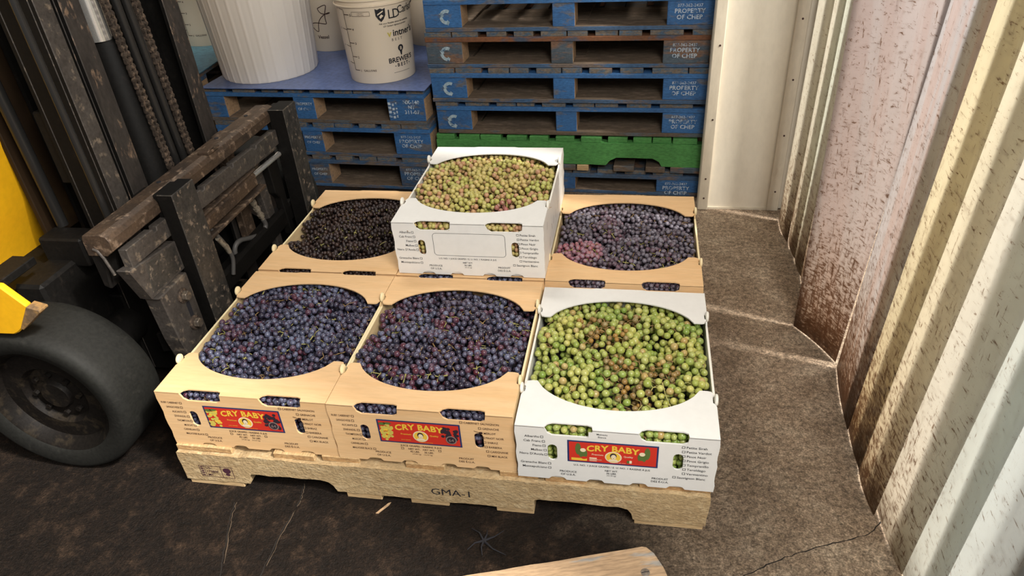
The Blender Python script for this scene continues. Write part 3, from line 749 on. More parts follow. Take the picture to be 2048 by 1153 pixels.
def lerp(a, b, t): return np.array(a)[None]*(1-t[:, None])+np.array(b)[None]*t[:, None]
def sty_dark(c, rad, P, own, bh, g, g2, W, D):
    c[:, :3] = lerp((.016, .010, .022), (.05, .014, .028), g**1.5)
    hot = (g2 > .93)|((bh[own] > .8) & (g2 > .6)); c[hot, :3] = (.075, .012, .02); c[:, 3] = np.clip(.35+.9*bh[own]*.6+.5*(g-.5), .1, 1); c[hot, 3] = .35
def sty_dark2(c, rad, P, own, bh, g, g2, W, D):
    c[:, :3] = lerp((.018, .010, .018), (.07, .020, .030), g**1.5)
    hot = (g2 > .9)|((bh[own] > .75) & (g2 > .55)); c[hot, :3] = (.09, .015, .022); c[:, 3] = np.clip(.3+.6*bh[own]+.5*(g-.5), .1, .9); c[hot, 3] = .3
def sty_brown(c, rad, P, own, bh, g, g2, W, D):
    c[:, :3] = lerp((.012, .007, .007), (.045, .022, .014), g); c[:, 3] = .5*g2
def sty_purple(c, rad, P, own, bh, g, g2, W, D):
    c[:, :3] = lerp((.028, .016, .026), (.12, .035, .055), g*bh[own]); c[:, 3] = np.clip(.4+.6*g2, 0, 1)
    k = ((P[:, 0]-.07)**2+(P[:, 1]-.17)**2) < .07**2; c[k, :3] = lerp((.26, .05, .09), (.36, .12, .12), g[k]); c[k, 3] = .7
def sty_green(c, rad, P, own, bh, g, g2, W, D):
    b = bh[own]
    a = lerp((.22, .32, .06), (.56, .50, .12), np.clip(b*.6+.5*(g-.2), 0, 1)); c[:, :3] = a
    am = g2 > .93; c[am, :3] = (.46, .32, .11)
    # shrivelled brown patches
    for px, py, r in ((.17, .30, .050), (.20, .20, .040), (.30, .19, .035), (.24, .12, .040), (.13, .36, .035), (.22, .40, .03)):
        k = (((P[:, 0]-px)**2+(P[:, 1]-py)**2) < r*r) & (g2 > .25); c[k, :3] = lerp((.36, .20, .05), (.17, .08, .02), g[k]); rad[k] *= .66+.2*g[k]
    c[:, 3] = g
def sty_amber(c, rad, P, own, bh, g, g2, W, D):
    b = bh[own]
    c[:, :3] = lerp((.40, .42, .10), (.56, .40, .15), np.clip(.35*b+.8*g*b+.1, 0, 1))
    k = g2 > .75; c[k, :3] = lerp((.50, .28, .14), (.42, .19, .12), g[k])
    k = ((P[:, 0]-.28)**2+(P[:, 1]-.10)**2) < .035**2; c[k, :3] = lerp((.40, .14, .12), (.30, .10, .09), g[k])
    k = (g2 > .5) & (g > .9); rad[k] *= .7; c[k, :3] = (.30, .15, .05)
    c[:, 3] = g

crates = [
 # name, label, x, y, z, W, D, H, colour, front, grape d, style, mat, label of bunches, group, low
 ('grape_crate', 'tan wooden-look crate of blue-black grapes, front left on the pallet beside the wheel', 0.0, 0.0, PZ, .405, .501, .159, 'tan', 'full', .0150, sty_dark, 'grape_dark',
  'bunch of blue-black grapes in front left crate, %s row from front, %s from left', 'grape bunches in the front left crate', .022, .012),
 ('grape_crate', 'tan wooden-look crate of dark purple grapes in the middle of the front row', .407, -.002, PZ, .404, .501, .160, 'tan', 'full', .0150, sty_dark2, 'grape_dark',
  'bunch of dark purple grapes in front middle crate, %s row from front, %s from left', 'grape bunches in the front middle crate', .022, .014),
 ('grape_crate', 'white crate of green grapes with a Malvasia Bianca sticker, front right on the pallet', .816, -.012, PZ, .405, .506, .149, 'white', 'full', .0172, sty_green, 'grape_green',
  'bunch of green grapes in front right white crate, %s row from front, %s from left', 'grape bunches in the front right white crate', .018, .016),
 ('grape_crate', 'tan crate of very dark brownish grapes, back left near the tall fork', .0, .513, PZ, .405, .506, .158, 'tan', 'none', .0128, sty_brown, 'grape_brown',
  'bunch of small brown-black grapes in back left crate, %s row from front, %s from left', 'grape bunches in the back left crate', .024, .010),
 ('grape_crate', 'tan crate pinned beneath the raised white crate, only its front flap and hand holes showing', .407, .513, PZ, .404, .506, .157, 'tan', 'none', .0150, sty_dark, 'grape_dark', None, None, .022, .0),
 ('grape_crate', 'tan crate of frosted purple and pink grapes, back right of the pallet', .814, .513, PZ, .405, .506, .158, 'tan', 'none', .0140, sty_purple, 'grape_purple',
  'bunch of frosted purple grapes in back right crate, %s row from front, %s from left', 'grape bunches in the back right crate', .022, .012),
 ('grape_crate', 'white crate with blank outlined label stacked on top, full of yellowish grapes', .414, .520, PZ+.1615, .400, .500, .155, 'white', 'blank', .0145, sty_amber, 'grape_green',
  'bunch of yellowish grapes in raised white crate, %s row from front, %s from left', 'grape bunches in the raised white crate', .018, .016),
]
for (nm, lab, ox, oy, zb, W, D, H, col, fr, d, sty, gm, bl, grp, low, dome) in crates:
    crate(nm, lab, ox, oy, zb, W, D, H, col, fr, 'crates of grapes on the pallet')
    if bl: fill(ox, oy, zb, W, D, H, d, sty, bl, grp, gm, low, dome)
    else:
        n = 0; acc2 = []
        for zz in np.arange(.014, H-.010, d*.86):
            for row in (0, 1, 2):
                for xx in np.arange(.016, W-.016, d*.98): acc2.append((xx+rng.uniform(-.002, .002), .016+row*d*.85, zz+rng.uniform(-.002, .002)))
        P2 = np.array(acc2); n = len(P2); c = np.zeros((n, 4)); rd = d/2*rng.uniform(.86, 1.05, n)
        sty(c, rd, P2, np.zeros(n, int), rng.uniform(0, 1, 30), rng.uniform(0, 1, n), rng.uniform(0, 1, n), W, D)
        o = link('loose_grapes', grapes_mesh('loose_grapes', P2, rd, c, gm, np.zeros(n, bool)), kind='stuff'); o.location = (ox, oy, zb)
        tag(o, 'dark grapes showing through the hand holes beneath the raised white crate', 'grapes')

# ------------------------------------------------------------------ stacks of pallets at the back
def stencil_logo(mb, cx, cz, r, y):
    for a0 in (0, 1, 2):
        if a0 == 0 and r > 9: continue
        st = R(60+120*a0); pts_o = []; pts_i = []
        for k in range(7):
            a = st+R(95)*k/6; pts_o.append((cx+r*math.cos(a), y, cz+r*math.sin(a)))
            pts_i.append((cx+r*.55*math.cos(a), y, cz+r*.55*math.sin(a)))
        if a0 == 2: continue
        v = pts_o+pts_i[::-1]; mb.add(v, [tuple(range(len(v)))])
        a = st+R(95); tip = a+R(28)
        mb.add([(cx+r*1.18*math.cos(a), y, cz+r*1.18*math.sin(a)), (cx+r*.78*math.cos(tip), y, cz+r*.78*math.sin(tip)), (cx+r*.35*math.cos(a), y, cz+r*.35*math.sin(a))], [(0, 1, 2)])
def block_pallet(label, x, y, z, W, D, H, rot, mats, texts, group, logo=True, blkw=(.145, .085, .165), cx=.46):
    """mats: dict lead, block, deck, bottom"""
    root = thing('wooden_pallet', label, 'pallet', (x, y, z), (0, 0, rot), group)
    tb = .014; tl = .017; td = .019; zb = tb; zt = H-tl-td
    j = lambda a=.003: random.uniform(-a, a)
    # bottom boards
    MB().box(0, W, 0, .105, 0, tb, mis=(0, 1, 0, 0, 0, 0)).build('bottom_board', [mats['bottom'], 'dusty'], root, bevel=.001)
    MB().box(0, W, D-.105, D, 0, tb).build('bottom_board', mats['bottom'], root, bevel=.001)
    MB().box(0, W, D*.45, D*.55, 0, tb, mis=(0, 1, 0, 0, 0, 0)).build('bottom_board', [mats['bottom'], 'dusty'], root, bevel=.001)
    for a, b in ((0, .15), (W*.43, W*.57), (W-.15, W)):
        MB().box(a, b, .107, D*.45-.002, 0, tb).build('bottom_board', 'dusty', root, bevel=.001)
    MB().box(.16, W-.16, .107, .30, 0, tb-.002).build('bottom_board', 'dusty', root)
    xs = ((0, blkw[0]), (W*cx-.003, W*cx-.003+blkw[1]), (W-blkw[2], W)); first = []
    for r_, (ya, yb) in enumerate(((.003, .098), (D*.46, D*.54), (D-.1, D-.003))):
        for a, b in xs:
            o = MB().box(a+(.002 if a else .001)+j(.001), b-.002, ya+j(.001), yb, zb, zt, mis=(0, 0, 0, 0, 1, 1)).build('block', [mats['block'], 'raw'], root, bevel=.002)
            if r_ == 0: first.append(o)
    for ya, yb in ((0, .095), (D*.46, D*.54), (D-.095, D)):
        MB().box(j(.002)+.002, W, ya, yb, zt, zt+tl).build('lead_board', mats['lead'], root, bevel=.001)
    # deck boards run back from the front edge, their ends showing
    xx = 0; k = 0; wds = [.10, .095, .075, .075, .09, .075, .08, .085, .12, .1]
    while xx < W-.05 and k < len(wds):
        wd = min(wds[k]+j(.008), W-xx); MB().box(xx, xx+wd, .001+random.uniform(0, .006), D, zt+tl, H, mis=(0, 0, 1, 1, 0, 0)).build('deck_board', [mats['deck'], mats.get('end', 'end_grey')], root, bevel=.0012)
        xx += wd+random.choice((.004, .028, .032, .03)); k += 1
    if logo:
        t = MB(); stencil_logo(t, .078+j(.01), (zb+zt)/2+j(.004), .027, .003-.0035); t.build('stencil_mark', 'logo', first[0])
    if texts:
        t = MB(); n = len(texts)
        for i, (s, sz, bd) in enumerate(texts):
            add_text(t, s, W-(blkw[2]*.53 if 'PROPERTY' == texts[1][0] else .056), zt-.020-i*.0205, sz, .003-.0035, 'CENTER', bd+.006, 1.05)
        t.build('stencil_lettering', 'stencil', first[2])
    return root, first
CH = [('877-362-2437', .0145, .0), ('PROPERTY', .021, .012), ('OF CHEP', .021, .012)]
RG = 'pallets in the tall stack beside the white panel'
# right stack
sx, sy, ra, SW = .236, 1.628, R(-2.3), 1.052
lv = [
 (0., .104, dict(lead='blue2', block='blue', deck='blue3', bottom='blue2'), CH, 'dark blue worn pallet at the floor, bottom of the tall stack', False),
 (.247, .131, dict(lead='blue', block='blue', deck='blue2', bottom='bare'), CH, 'blue pallet with a smeared white mark resting directly on the green pallet', True),
 (.379, .131, dict(lead='blue', block='blue', deck='blue3', bottom='blue2'), CH, 'blue pallet with crisp PROPERTY OF CHEP lettering, in the tall stack', True),
 (.511, .132, dict(lead='rust_wood', block='blue3', deck='bare', bottom='blue2'), CH, 'heavily worn greyish pallet with bare orange board along its front', True),
 (.644, .132, dict(lead='blue', block='blue', deck='bare', bottom='blue2'), CH, 'bright blue pallet at the top of the tall stack', True),
]
dxs = [-.004, .004, -.002, -.008, .0]
for i, (z, h, mt, tx, lab, lg) in enumerate(lv):
    rt, fb = block_pallet(lab, sx+dxs[i], sy+random.uniform(-.006, .006), z+.0005, SW, 1.2, h, ra+R(random.uniform(-.3, .3)), mt, tx, RG, lg)
# green stringer pallet
gp = thing('wooden_pallet', 'green painted pallet with notched front beam, second from the floor', 'pallet', (sx-.006, sy-.01, .105), (0, 0, ra), RG)
for yy in (0, .58, 1.16):
    pts = [(0, .118), (0, .028), (.10, .028), (.20, .030), (.215, .05), (.235, .062), (.42, .062), (.44, .05), (.455, .028), (.69, .026), (.705, .045), (.73, .058), (.87, .058), (.895, .045), (.905, .026), (SW, .024), (SW, .118)]
    v, f = plate([rough_poly(pts, .001)], .04); MB().add([(a[0], yy+.02+a[2], a[1]) for a in v], f).build('stringer', 'green', gp)
xx = .0; k = 0
for wd, gap in ((.075, .02), (.085, .004), (.085, .025), (.08, .012), (.075, .03), (.072, .028), (.08, .025), (.075, .022), (.07, .004), (.07, .006), (.09, .0), (.06, 0)):
    if xx+wd > SW: wd = SW-xx
    if wd < .02: break
    MB().box(xx, xx+wd, .001+random.uniform(0, .008), 1.2, .118, .1385).build('deck_board', 'green', gp, bevel=.0015); xx += wd+gap
for a, b, m_ in ((.0, .10, 'bare'), (.47, .57, 'bare'), (.575, .62, 'wood'), (.72, .80, 'bare'), (.845, .92, 'bare'), (.94, SW, 'blue3')):
    MB().box(a, b, -.004, 1.2, .001, .0245).build('bottom_board', m_, gp, bevel=.0015)

# left stack
LG = 'pallets in the low stack below the white buckets'
lx_, ly_, la, LW = -.772, 1.653, R(-3.1), .975
NX = [('NX-140', .0205, .02), ('NT', .020, .02), ('311-07', .021, .02)]
for i, (z, tx, lab, mt) in enumerate((
  (.0, CH, 'lowest blue pallet of the low stack, faded PROPERTY lettering near the floor', dict(lead='blue2', block='blue2', deck='blue3', bottom='blue2')),
  (.1435, CH, 'bright blue pallet in the middle of the low stack', dict(lead='blue', block='blue', deck='blue2', bottom='blue2')),
  (.287, NX, 'blue pallet stencilled NX-140 NT 311-07, under the blue sheet', dict(lead='blue', block='blue', deck='blue2', bottom='bare')))):
    rt, fb = block_pallet(lab, lx_+(.010, .008, 0)[i], ly_+.004*i, z+.0005, LW, 1.05, .143, la, mt, tx, LG, False, cx=.415, blkw=(.085, .095, .160))
    t = MB()
    for q, (s, sz, bd) in enumerate(CH[1:]): add_text(t, s, LW*.415+.046, .075-q*.022, .0155, .003-.0035, 'CENTER', .01)
    t.build('stencil_lettering', 'stencil', fb[1])
    if i == 2:
        t = MB()
        for q in range(4):
            quadp(t, LW-.155, LW-.143, .030+q*.017, .041+q*.017, -.0005); quadp(t, LW-.138, LW-.128, .026+q*.017, .036+q*.017, -.0005); quadp(t, LW-.123, LW-.117, .030+q*.017, .041+q*.017, -.0005)
        t.build('stencil_mark', 'stencil', fb[2])
sh = thing('plastic_sheet', 'smooth blue sheet lying on the low pallet stack beneath the buckets', 'sheet', (lx_, ly_, .431), (0, 0, la))
MB().box(-.004, LW+.012, -.006, 1.06, .0, .0035).build('sheet_surface', 'sheet_blue', sh, bevel=.001)
# another stack further left with a teal sheet
for i in range(3):
    block_pallet('blue pallet of the further stack left of the white tub, '+('topmost under the teal sheet', 'middle one', 'lowest one')[2-i], -2.0, 1.75, .1435*i+.0005, 1.10, 1.15, .143, R(4), dict(lead='blue2', block='blue2', deck='blue3', bottom='blue2'), None, 'pallets of the further left stack', False)
tag(MB().box(0, 1.11, 0, 1.16, 0, .004).build('plastic_sheet', 'sheet_teal', loc=(-2.0, 1.75, .431)), 'teal blue sheet beneath the leftmost bucket, behind the mast', 'sheet').rotation_euler = (0, 0, R(4))

# ------------------------------------------------------------------ buckets and tub
ZB = .4352
def wrapper(r0, r1, h, a0):
    """maps (s, y, z) of flat artwork to the conical bucket wall; s measured along the wall from angle a0"""
    def f(x, y, z):
        r = r0+(r1-r0)*z/h; a = a0+x/((r0+r1)/2); q = r+.0008-y
        return (q*math.sin(a), -q*math.cos(a), z)
    return f
def hline(mb, x0, x1, z, th, wp, mi=0, z1=None):
    n = max(1, int(abs(x1-x0)/.006)); z1 = z if z1 is None else z1
    for k in range(n):
        a, b = x0+(x1-x0)*k/n, x0+(x1-x0)*(k+1)/n; za = z+(z1-z)*k/n; zb_ = z+(z1-z)*(k+1)/n
        mb.add([wp(a, 0, za), wp(b, 0, zb_), wp(b, 0, zb_+th), wp(a, 0, za+th)], [(0, 1, 2, 3)], mi)
def vline(mb, x, z0, z1, th, wp, x1=None):
    x1 = x if x1 is None else x1
    mb.add([wp(x, 0, z0), wp(x+th, 0, z0), wp(x1+th, 0, z1), wp(x1, 0, z1)], [(0, 1, 2, 3)])
def bucket(label, x, y, rz, logos=True, art='scale', lid=False, handle=True, zb=ZB):
    r0, r1, h = .134, .149, .368
    root = thing('plastic_bucket', label, 'bucket', (x, y, zb), (0, 0, rz), 'white plastic buckets on the low stack')
    prof = [(0, .004), (r0-.006, .004), (r0-.001, 0), (r0, .004)]
    zr = h-.075
    prof += [(r0+(r1-r0)*.3, zr*.35), (r0+(r1-r0)*.8, zr)]
    for k in range(3):
        z = zr+.003+.020*k; r = r1-.002
        prof += [(r, z), (r+.006, z+.001), (r+.006, z+.004), (r, z+.006)]
    prof += [(r1, h-.008), (r1+.006, h-.006), (r1+.006, h), (r1-.002, h), (r1-.004, h-.01), (r0-.005, .01), (0, .008)]
    MB().lathe(prof, n=96).build('bucket_body', 'bucket', root, smooth=True)
    wp = wrapper(r0, r1-.001, zr, 0)
    body = root.children[0]
    if art in ('scale', 'both', 'full'):
        t = MB(); X = -.088
        vline(t, X+.0, .052, .285, .0024, wp)
        for k, z in enumerate((.052, .106, .160, .214, .268)):
            hline(t, X, X+.026, z, .0026, wp)
            add_text(t, str(k+1), X+.030, z-.004, .0125, 0, 'LEFT', .02, warp=wp)
        for k, z in enumerate((.078, .145, .21, .285)):
            hline(t, X-.026, X, z+.004, .0022, wp, z1=z); add_text(t, str((k+1)*5 if k < 4 else ''), X-.044, z+.001, .009, 0, 'LEFT', .01, warp=wp)
        add_text(t, 'GALLONS', X+.046, .050, .0110, 0, 'LEFT', .02, 1.2, warp=wp)
        x0, x1, z0, z1 = X+.040, X+.110, .264, .280
        hline(t, x0, x1, z0, .001, wp); hline(t, x0, x1, z1, .001, wp); vline(t, x0, z0, z1, .001, wp); vline(t, x1, z0, z1, .001, wp)
        add_text(t, '1 GALLON =', x0+.035, z0+.0095, .005, 0, 'CENTER', warp=wp); add_text(t, '3.785 LITERS', x0+.035, z0+.003, .005, 0, 'CENTER', warp=wp)
        t.build('volume_scale', 'ink', body)
    if art == 'full':
        t = MB(); cx = .118
        # shield emblem
        sx0, sz = .062, .262
        t.add([wp(sx0+a, 0, sz+b) for a, b in ((-.019, .026), (-.010, .022), (0, .026), (.010, .022), (.019, .026), (.018, 0), (.010, -.014), (0, -.024), (-.010, -.014), (-.018, 0))], [tuple(range(10))])
        t.build('shield_emblem', 'ink_black', body); t = MB()
        add_text(t, 'LD', sx0+.026, sz-.016, .048, 0, 'LEFT', .0, .8, warp=wp); add_text(t, 'Carlson', sx0+.066, sz-.004, .041, 0, 'LEFT', .0, .9, warp=wp)
        add_text(t, 'Ask your Retailer about the availability', cx, .228, .0085, 0, 'CENTER', .01, warp=wp); add_text(t, 'LD Carlson signature product', cx, .217, .0085, 0, 'CENTER', .01, warp=wp)
        add_text(t, 'intner\'s', .100, .178, .036, 0, 'LEFT', .02, warp=wp); add_text(t, 'BEST', .092, .160, .014, 0, 'LEFT', .0, 1.9, warp=wp)
        t.build('printed_logo', 'ink_black', body); t = MB()
        add_text(t, 'BREWER\'S', .128, .076, .027, 0, 'CENTER', .025, warp=wp); add_text(t, '- B E S T -', .132, .057, .019, 0, 'CENTER', .03, warp=wp)
        n = 16; t.add([wp(.128+.013*math.cos(2*PI*k/n), 0, .128+.013*math.sin(2*PI*k/n)) for k in range(n)], [tuple(range(n))])
        t.add([wp(.121, 0, .121), wp(.135, 0, .121), wp(.131, 0, .100), wp(.126, 0, .100)], [(0, 1, 2, 3)])
        hline(t, .085, .165, .035, .0012, wp)
        t.build('printed_logo', 'ink_black', body)
        t = MB(); add_text(t, 'v', .078, .178, .036, 0, 'LEFT', .02, warp=wp); t.build('printed_letter', 'lbl_grape', body)
        t = MB(); wq = lambda a, b, c: wp(a, -.0007, c) 
        t.add([wq(sx0-.012, 0, sz+.006), wq(sx0+.010, 0, sz+.018), wq(sx0+.010, 0, sz+.013), wq(sx0-.012, 0, sz+.001)], [(0, 1, 2, 3)])
        t.add([wq(sx0-.002, 0, sz-.012), wq(sx0+.010, 0, sz-.002), wq(sx0+.003, 0, sz+.004), wq(sx0-.006, 0, sz-.004)], [(0, 1, 2, 3)])
        add_text(t, 'B', .128, .121, .018, -.0007, 'CENTER', .01, warp=lambda a, b, c: wp(a, -.0007, c)); t.build('emblem_details', 'bucket', body)
    if art == 'scroll':
        t = MB()
        add_text(t, 'Vintner\'s', .0, .245, .040, 0, 'CENTER', .02, warp=wp)
        pts = []
        for k in range(60):
            a = k/59*4*PI; pts.append((.0+.040*math.sin(a*.75)+.012*math.sin(2*a), .150+.045*math.cos(a*.5)+.018*math.sin(a*1.5)))
        for k in range(59):
            (a, b), (c, d) = pts[k], pts[k+1]; L = math.hypot(c-a, d-b) or 1; nx, nz = -(d-b)/L*.0018, (c-a)/L*.0018
            t.add([wp(a-nx, 0, b-nz), wp(c-nx, 0, d-nz), wp(c+nx, 0, d+nz), wp(a+nx, 0, b+nz)], [(0, 1, 2, 3)])
        add_text(t, 'Vessel', .0, .060, .022, 0, 'CENTER', .02, warp=wp)
        t.build('printed_scroll', 'ink', body)
    if handle:
        mb = MB(); pts = []
        for k in range(15):
            a = PI*k/14; rr = r1+.010
            pts.append((rr*math.cos(a), -rr*math.sin(a)*.62 if True else 0, h-.055-.100*math.sin(a)*.9))
        # bail hangs down on the far side
        pts = [(p[0], -p[1], p[2]) for p in pts]
        mb.tube(pts, .002, 8); mb.build('handle', 'rod_black', root, smooth=True)
        for s in (-1, 1):
            MB().lathe([(0, -.004), (.009, -.004), (.011, 0), (.009, .010), (0, .010)], (s*(r1+.002), 0, h-.055), 'x', 14).build('handle_ear', 'bucket_lid', root, smooth=True)
    return root
bucket('white bucket with printed gallon scale and brewing logos, nearest on the blue sheet', -.022, 1.812, R(4), art='full')
bucket('white bucket with curly scroll print, just behind the big fluted tub', -.412, 2.30, R(-2), art='scroll')
bucket('white bucket squeezed behind the logo bucket against the tall stack', .075, 2.36, R(55), art='scale')
bucket('white bucket hidden mostly behind the logo bucket, only its ribbed rim showing at left', -.130, 2.115, R(140), art='none')
bucket('white bucket with gallon scale on the teal sheet, leftmost behind the mast', -1.150, 2.43, R(18), art='scale')
# fluted tub
tb = thing('plastic_tub', 'large white fluted plastic tub standing on the blue sheet', 'tub', (-.565, 1.888, ZB))
fl_ = lambda k, i: 1+(.010 if (k % 10) in (0,) else (.005 if (k % 10) in (1, 9) else 0))*(1 if i > 1 else 0)
MB().lathe([(0, .004), (.19, .004), (.198, .0), (.203, .010), (.235, .50), (.245, .56), (.25, .60), (.242, .60), (.236, .56), (.19, .014), (0, .012)], n=320, mod=fl_).build('tub_body', 'can', tb, smooth=True)
MB().lathe([(.248, .585), (.262, .588), (.262, .602), (.25, .606)], n=96).build('tub_rim', 'can', tb, smooth=True)

# ------------------------------------------------------------------ forklift
fk = thing('forklift', 'old black and yellow forklift with rusty mast and carriage, forks under the pallet', 'forklift', (-.6, .6, 0))
O = Vector((-.6, .6, 0))
def fb(name, mb, mats, parent=None, smooth=False, bevel=0.):
    mb.v = [tuple(Vector(v)-O) for v in mb.v]
    return mb.build(name, mats, parent or fk, smooth=smooth, bevel=bevel)
def yzp(mb, pts, x0, x1, mi=0): return mb.prism(pts, 'x', x0, x1, mi)
# two forks (shank + blade under the deck boards)
for ya, yb, zt, xb in ((.338, .434, .597, -.092), (.957, .1045*10, .585, -.104)):
    mb = MB(); mb.prism([(xb, zt), (-.050, zt), (-.050, .095), (-.045, .088), (.95, .070), (.95, .060), (-.06, .052), (xb+.004, .058), (xb, .08)], 'y', ya, yb)
    mb.m[0] = mb.m[1] = mb.m[2] = 1
    o = fb('fork', mb, ['steel', 'steel_dark'], bevel=.002)
    mb = MB().box(xb-.018, xb, ya+.008, yb-.008, .50, zt-.004); fb('fork_hook', mb, 'steel_dark', bevel=.003)
# upper carriage bar with rolled lip
mb = MB().prism([(-.168, .572), (-.163, .586), (-.120, .588), (-.106, .583), (-.100, .572), (-.100, .548), (-.112, .540), (-.120, .534), (-.168, .534)], 'y', .157, 1.0)
cb = fb('carriage_bar', mb, 'steel_brown', bevel=.0012)
for yy in (.43, .72, .90):
    MB().lathe([(0, -.0012), (.006, -.0012), (.006, .0008), (0, .0008)], (-.145+.6, yy-.6, .5878), 'z', 12).build('bolt_hole', 'ink_black', cb)
mb = MB().box(-.135, -.102, .60, .66, .587, .594); mb.add([(-.135, .615, .594), (-.105, .605, .594), (-.100, .64, .602), (-.13, .65, .600)], [(0, 1, 2, 3)]); mb.prism([(.60, .594), (.612, .602), (.62, .594)], 'x', -.118, -.102)
fb('latch', mb, 'steel_brown', bevel=.001)
fb('carriage_end_hook', MB().prism([(-.168, .534), (-.168, .45), (-.150, .44), (-.138, .50), (-.128, .534)], 'y', .160, .205), 'steel_dark', bevel=.004)
fb('carriage_end_pin', MB().tube([(-.150, .158, .552), (-.140, .157, .548), (-.132, .157, .53), (-.122, .157, .485)], .0035, 8), 'steel_plate', smooth=True)
# second (side-shift) bar in two visible lengths with slots in its top edge
pts = [(.182, .537), (.284, .534), (.286, .524), (.298, .524), (.300, .534), (.36, .532), (.505, .532), (.507, .524), (.52, .524), (.523, .532), (.66, .529), (.662, .519), (.676, .519), (.679, .529), (.80, .526), (.802, .517), (.818, .517), (.822, .526), (.955, .523), (.955, .475), (.182, .489)]
fb('side_shift_bar', yzp(MB(), pts[::-1], -.112, -.090), 'steel_plate', bevel=.0015)
o = fb('guide_rail', MB().tube([(-.098, .50, .487), (-.098, .93, .472)], .008, 12), 'steel_plate', smooth=True)
# ram: cylinder housing and chrome rod
fb('ram_housing', MB().box(-.125, -.086, .45, .775, .415, .462), 'steel_brown', bevel=.008)
fb('ram_housing_lip', MB().box(-.118, -.078, .45, .80, .398, .409), 'steel_brown', bevel=.003)
fb('ram_housing_lip', MB().box(-.116, -.084, .45, .775, .464, .471), 'steel_brown', bevel=.002)
fb('ram_rod', MB().tube([(-.10, .74, .447), (-.10, .955, .440)], .0085, 16), 'chrome', smooth=True)
# near side plate
mb = yzp(MB(), [(.160, .494), (.182, .491), (.338, .472), (.338, .392), (.196, .392)][::-1], -.120, -.085)
np_ = fb('end_plate', mb, 'steel_plate', bevel=.002)
fb('name_plate', yzp(MB(), [(.217, .480), (.330, .468), (.330, .398), (.204, .402)][::-1], -.0855, -.0838), 'steel', bevel=.0006)
mb = yzp(MB(), [(.196, .392), (.322, .392), (.322, .17), (.23, .17), (.214, .255), (.206, .385)][::-1], -.118, -.072)
lp = fb('bolted_plate', mb, 'steel_plate', bevel=.003)
fb('plate_slot', yzp(MB(), stadium(.286, .300, .014, .05), -.0722, -.0715), 'ink_black')
def hexbolt(y, z, x, r):
    mb = MB().lathe([(0, 0), (r*1.45, 0), (r*1.45, .004), (r*1.2, .006), (0, .006)], (x, y, z), 'x', 20); fb('washer', mb, 'chain', smooth=True)
    mb = MB(); mb.prism([(y+r*math.cos(PI/3*k+.3), z+r*math.sin(PI/3*k+.3)) for k in range(6)], 'x', x+.006, x+.019); fb('bolt', mb, 'bolt', bevel=.0015)
hexbolt(.277, .350, -.072, .0135); hexbolt(.283, .262, -.072, .0135)
# far side brackets behind the far fork
mb = yzp(MB(), [(.90, .50), (.95, .49), (.95, .16), (.925, .16), (.915, .30), (.89, .33), (.885, .46)][::-1], -.135, -.108); fb('end_plate', mb, 'steel_dark', bevel=.003)
mb = yzp(MB(), [(.835, .43), (.875, .46), (.90, .44), (.90, .12), (.87, .12), (.85, .33)][::-1], -.16, -.135); fb('end_plate', mb, 'steel_plate', bevel=.003)
# lower carriage bar and the uprights between
fb('carriage_bar', MB().prism([(-.160, .25), (-.118, .262), (-.112, .25), (-.112, .20), (-.160, .19)], 'y', .24, 1.0), 'steel_dark', bevel=.003)
for ya in (.375, .76):
    fb('carriage_upright', MB().box(-.190, -.165, ya, ya+.055, .16, .575), 'steel_brown' if ya > .5 else 'steel_dark', bevel=.002)
# hydraulic hoses on the carriage
def bez(p, n=14):
    p = [Vector(q) for q in p]; out = []
    for i in range(len(p)-1):
        p0 = p[max(i-1, 0)]; p1 = p[i]; p2 = p[i+1]; p3 = p[min(i+2, len(p)-1)]
        for k in range(n):
            t = k/n; out.append(.5*((2*p1)+(-p0+p2)*t+(2*p0-5*p1+4*p2-p3)*t*t+(-p0+3*p1-3*p2+p3)*t**3))
    return out+[p[-1]]
fb('hose', MB().tube(bez([(-.12, .795, .287), (-.12, .80, .262), (-.125, .775, .245), (-.13, .72, .262), (-.135, .66, .283), (-.14, .635, .265), (-.14, .64, .22)]), .0075, 10), 'hose', smooth=True)
mb = MB()
for k in range(5):
    t = k/5; mb.tube([(-.12, .765+.028*t, .365-.07*t), (-.12, .765+.028*(t+.15), .365-.07*(t+.15))], .0105 if k % 2 == 0 else .008, 10)
mb.tube([(-.12, .765, .365), (-.12, .795, .287)], .006, 10); fb('hose_fitting', mb, 'fitting', smooth=True)
fb('hose', MB().tube(bez([(-.10, .50, .42), (-.10, .535, .36), (-.10, .55, .32), (-.10, .558, .285), (-.105, .545, .24)]), .006, 10), 'hose', smooth=True)
mb = MB().tube([(-.10, .520, .375), (-.10, .545, .335), (-.10, .553, .31)], [.007, .0085, .007], 10); fb('hose_fitting', mb, 'fitting', smooth=True)
# mast channels (I-beams)
def channel(ya, yb, x, side, wear, top=2.1, z0=.05):
    fb_ = .010
    mb = MB()
    mb.box(x-.012, x, ya, yb, z0, top); mb.box(x-.10, x-.088, ya, yb, z0, top)
    web = (ya, ya+.014) if side < 0 else (yb-.014, yb)
    mb.box(x-.088, x-.012, web[0], web[1], z0, top)
    mb.m = [1]*len(mb.m); mb.m[0+5] = 0; mb.m[2] = 1  # all but the front flange darkened by material, painting in the shade
    return fb('mast_channel', mb, [wear, 'steel_dark'], bevel=.0015)
channel(.396, .458, -.200, -1, 'mast'); channel(.750, .815, -.200, 1, 'mast')
channel(.334, .382, -.206, -1, 'steel_plate'); channel(.830, .875, -.300, 1, 'steel_dark')
fb('mast_cross_member', MB().box(-.34, -.31, .345, .87, .62, .80), 'steel_dark', bevel=.004)
fb('mast_cross_member', MB().box(-.34, -.30, .33, .87, .05, .30), 'steel_dark', bevel=.004)
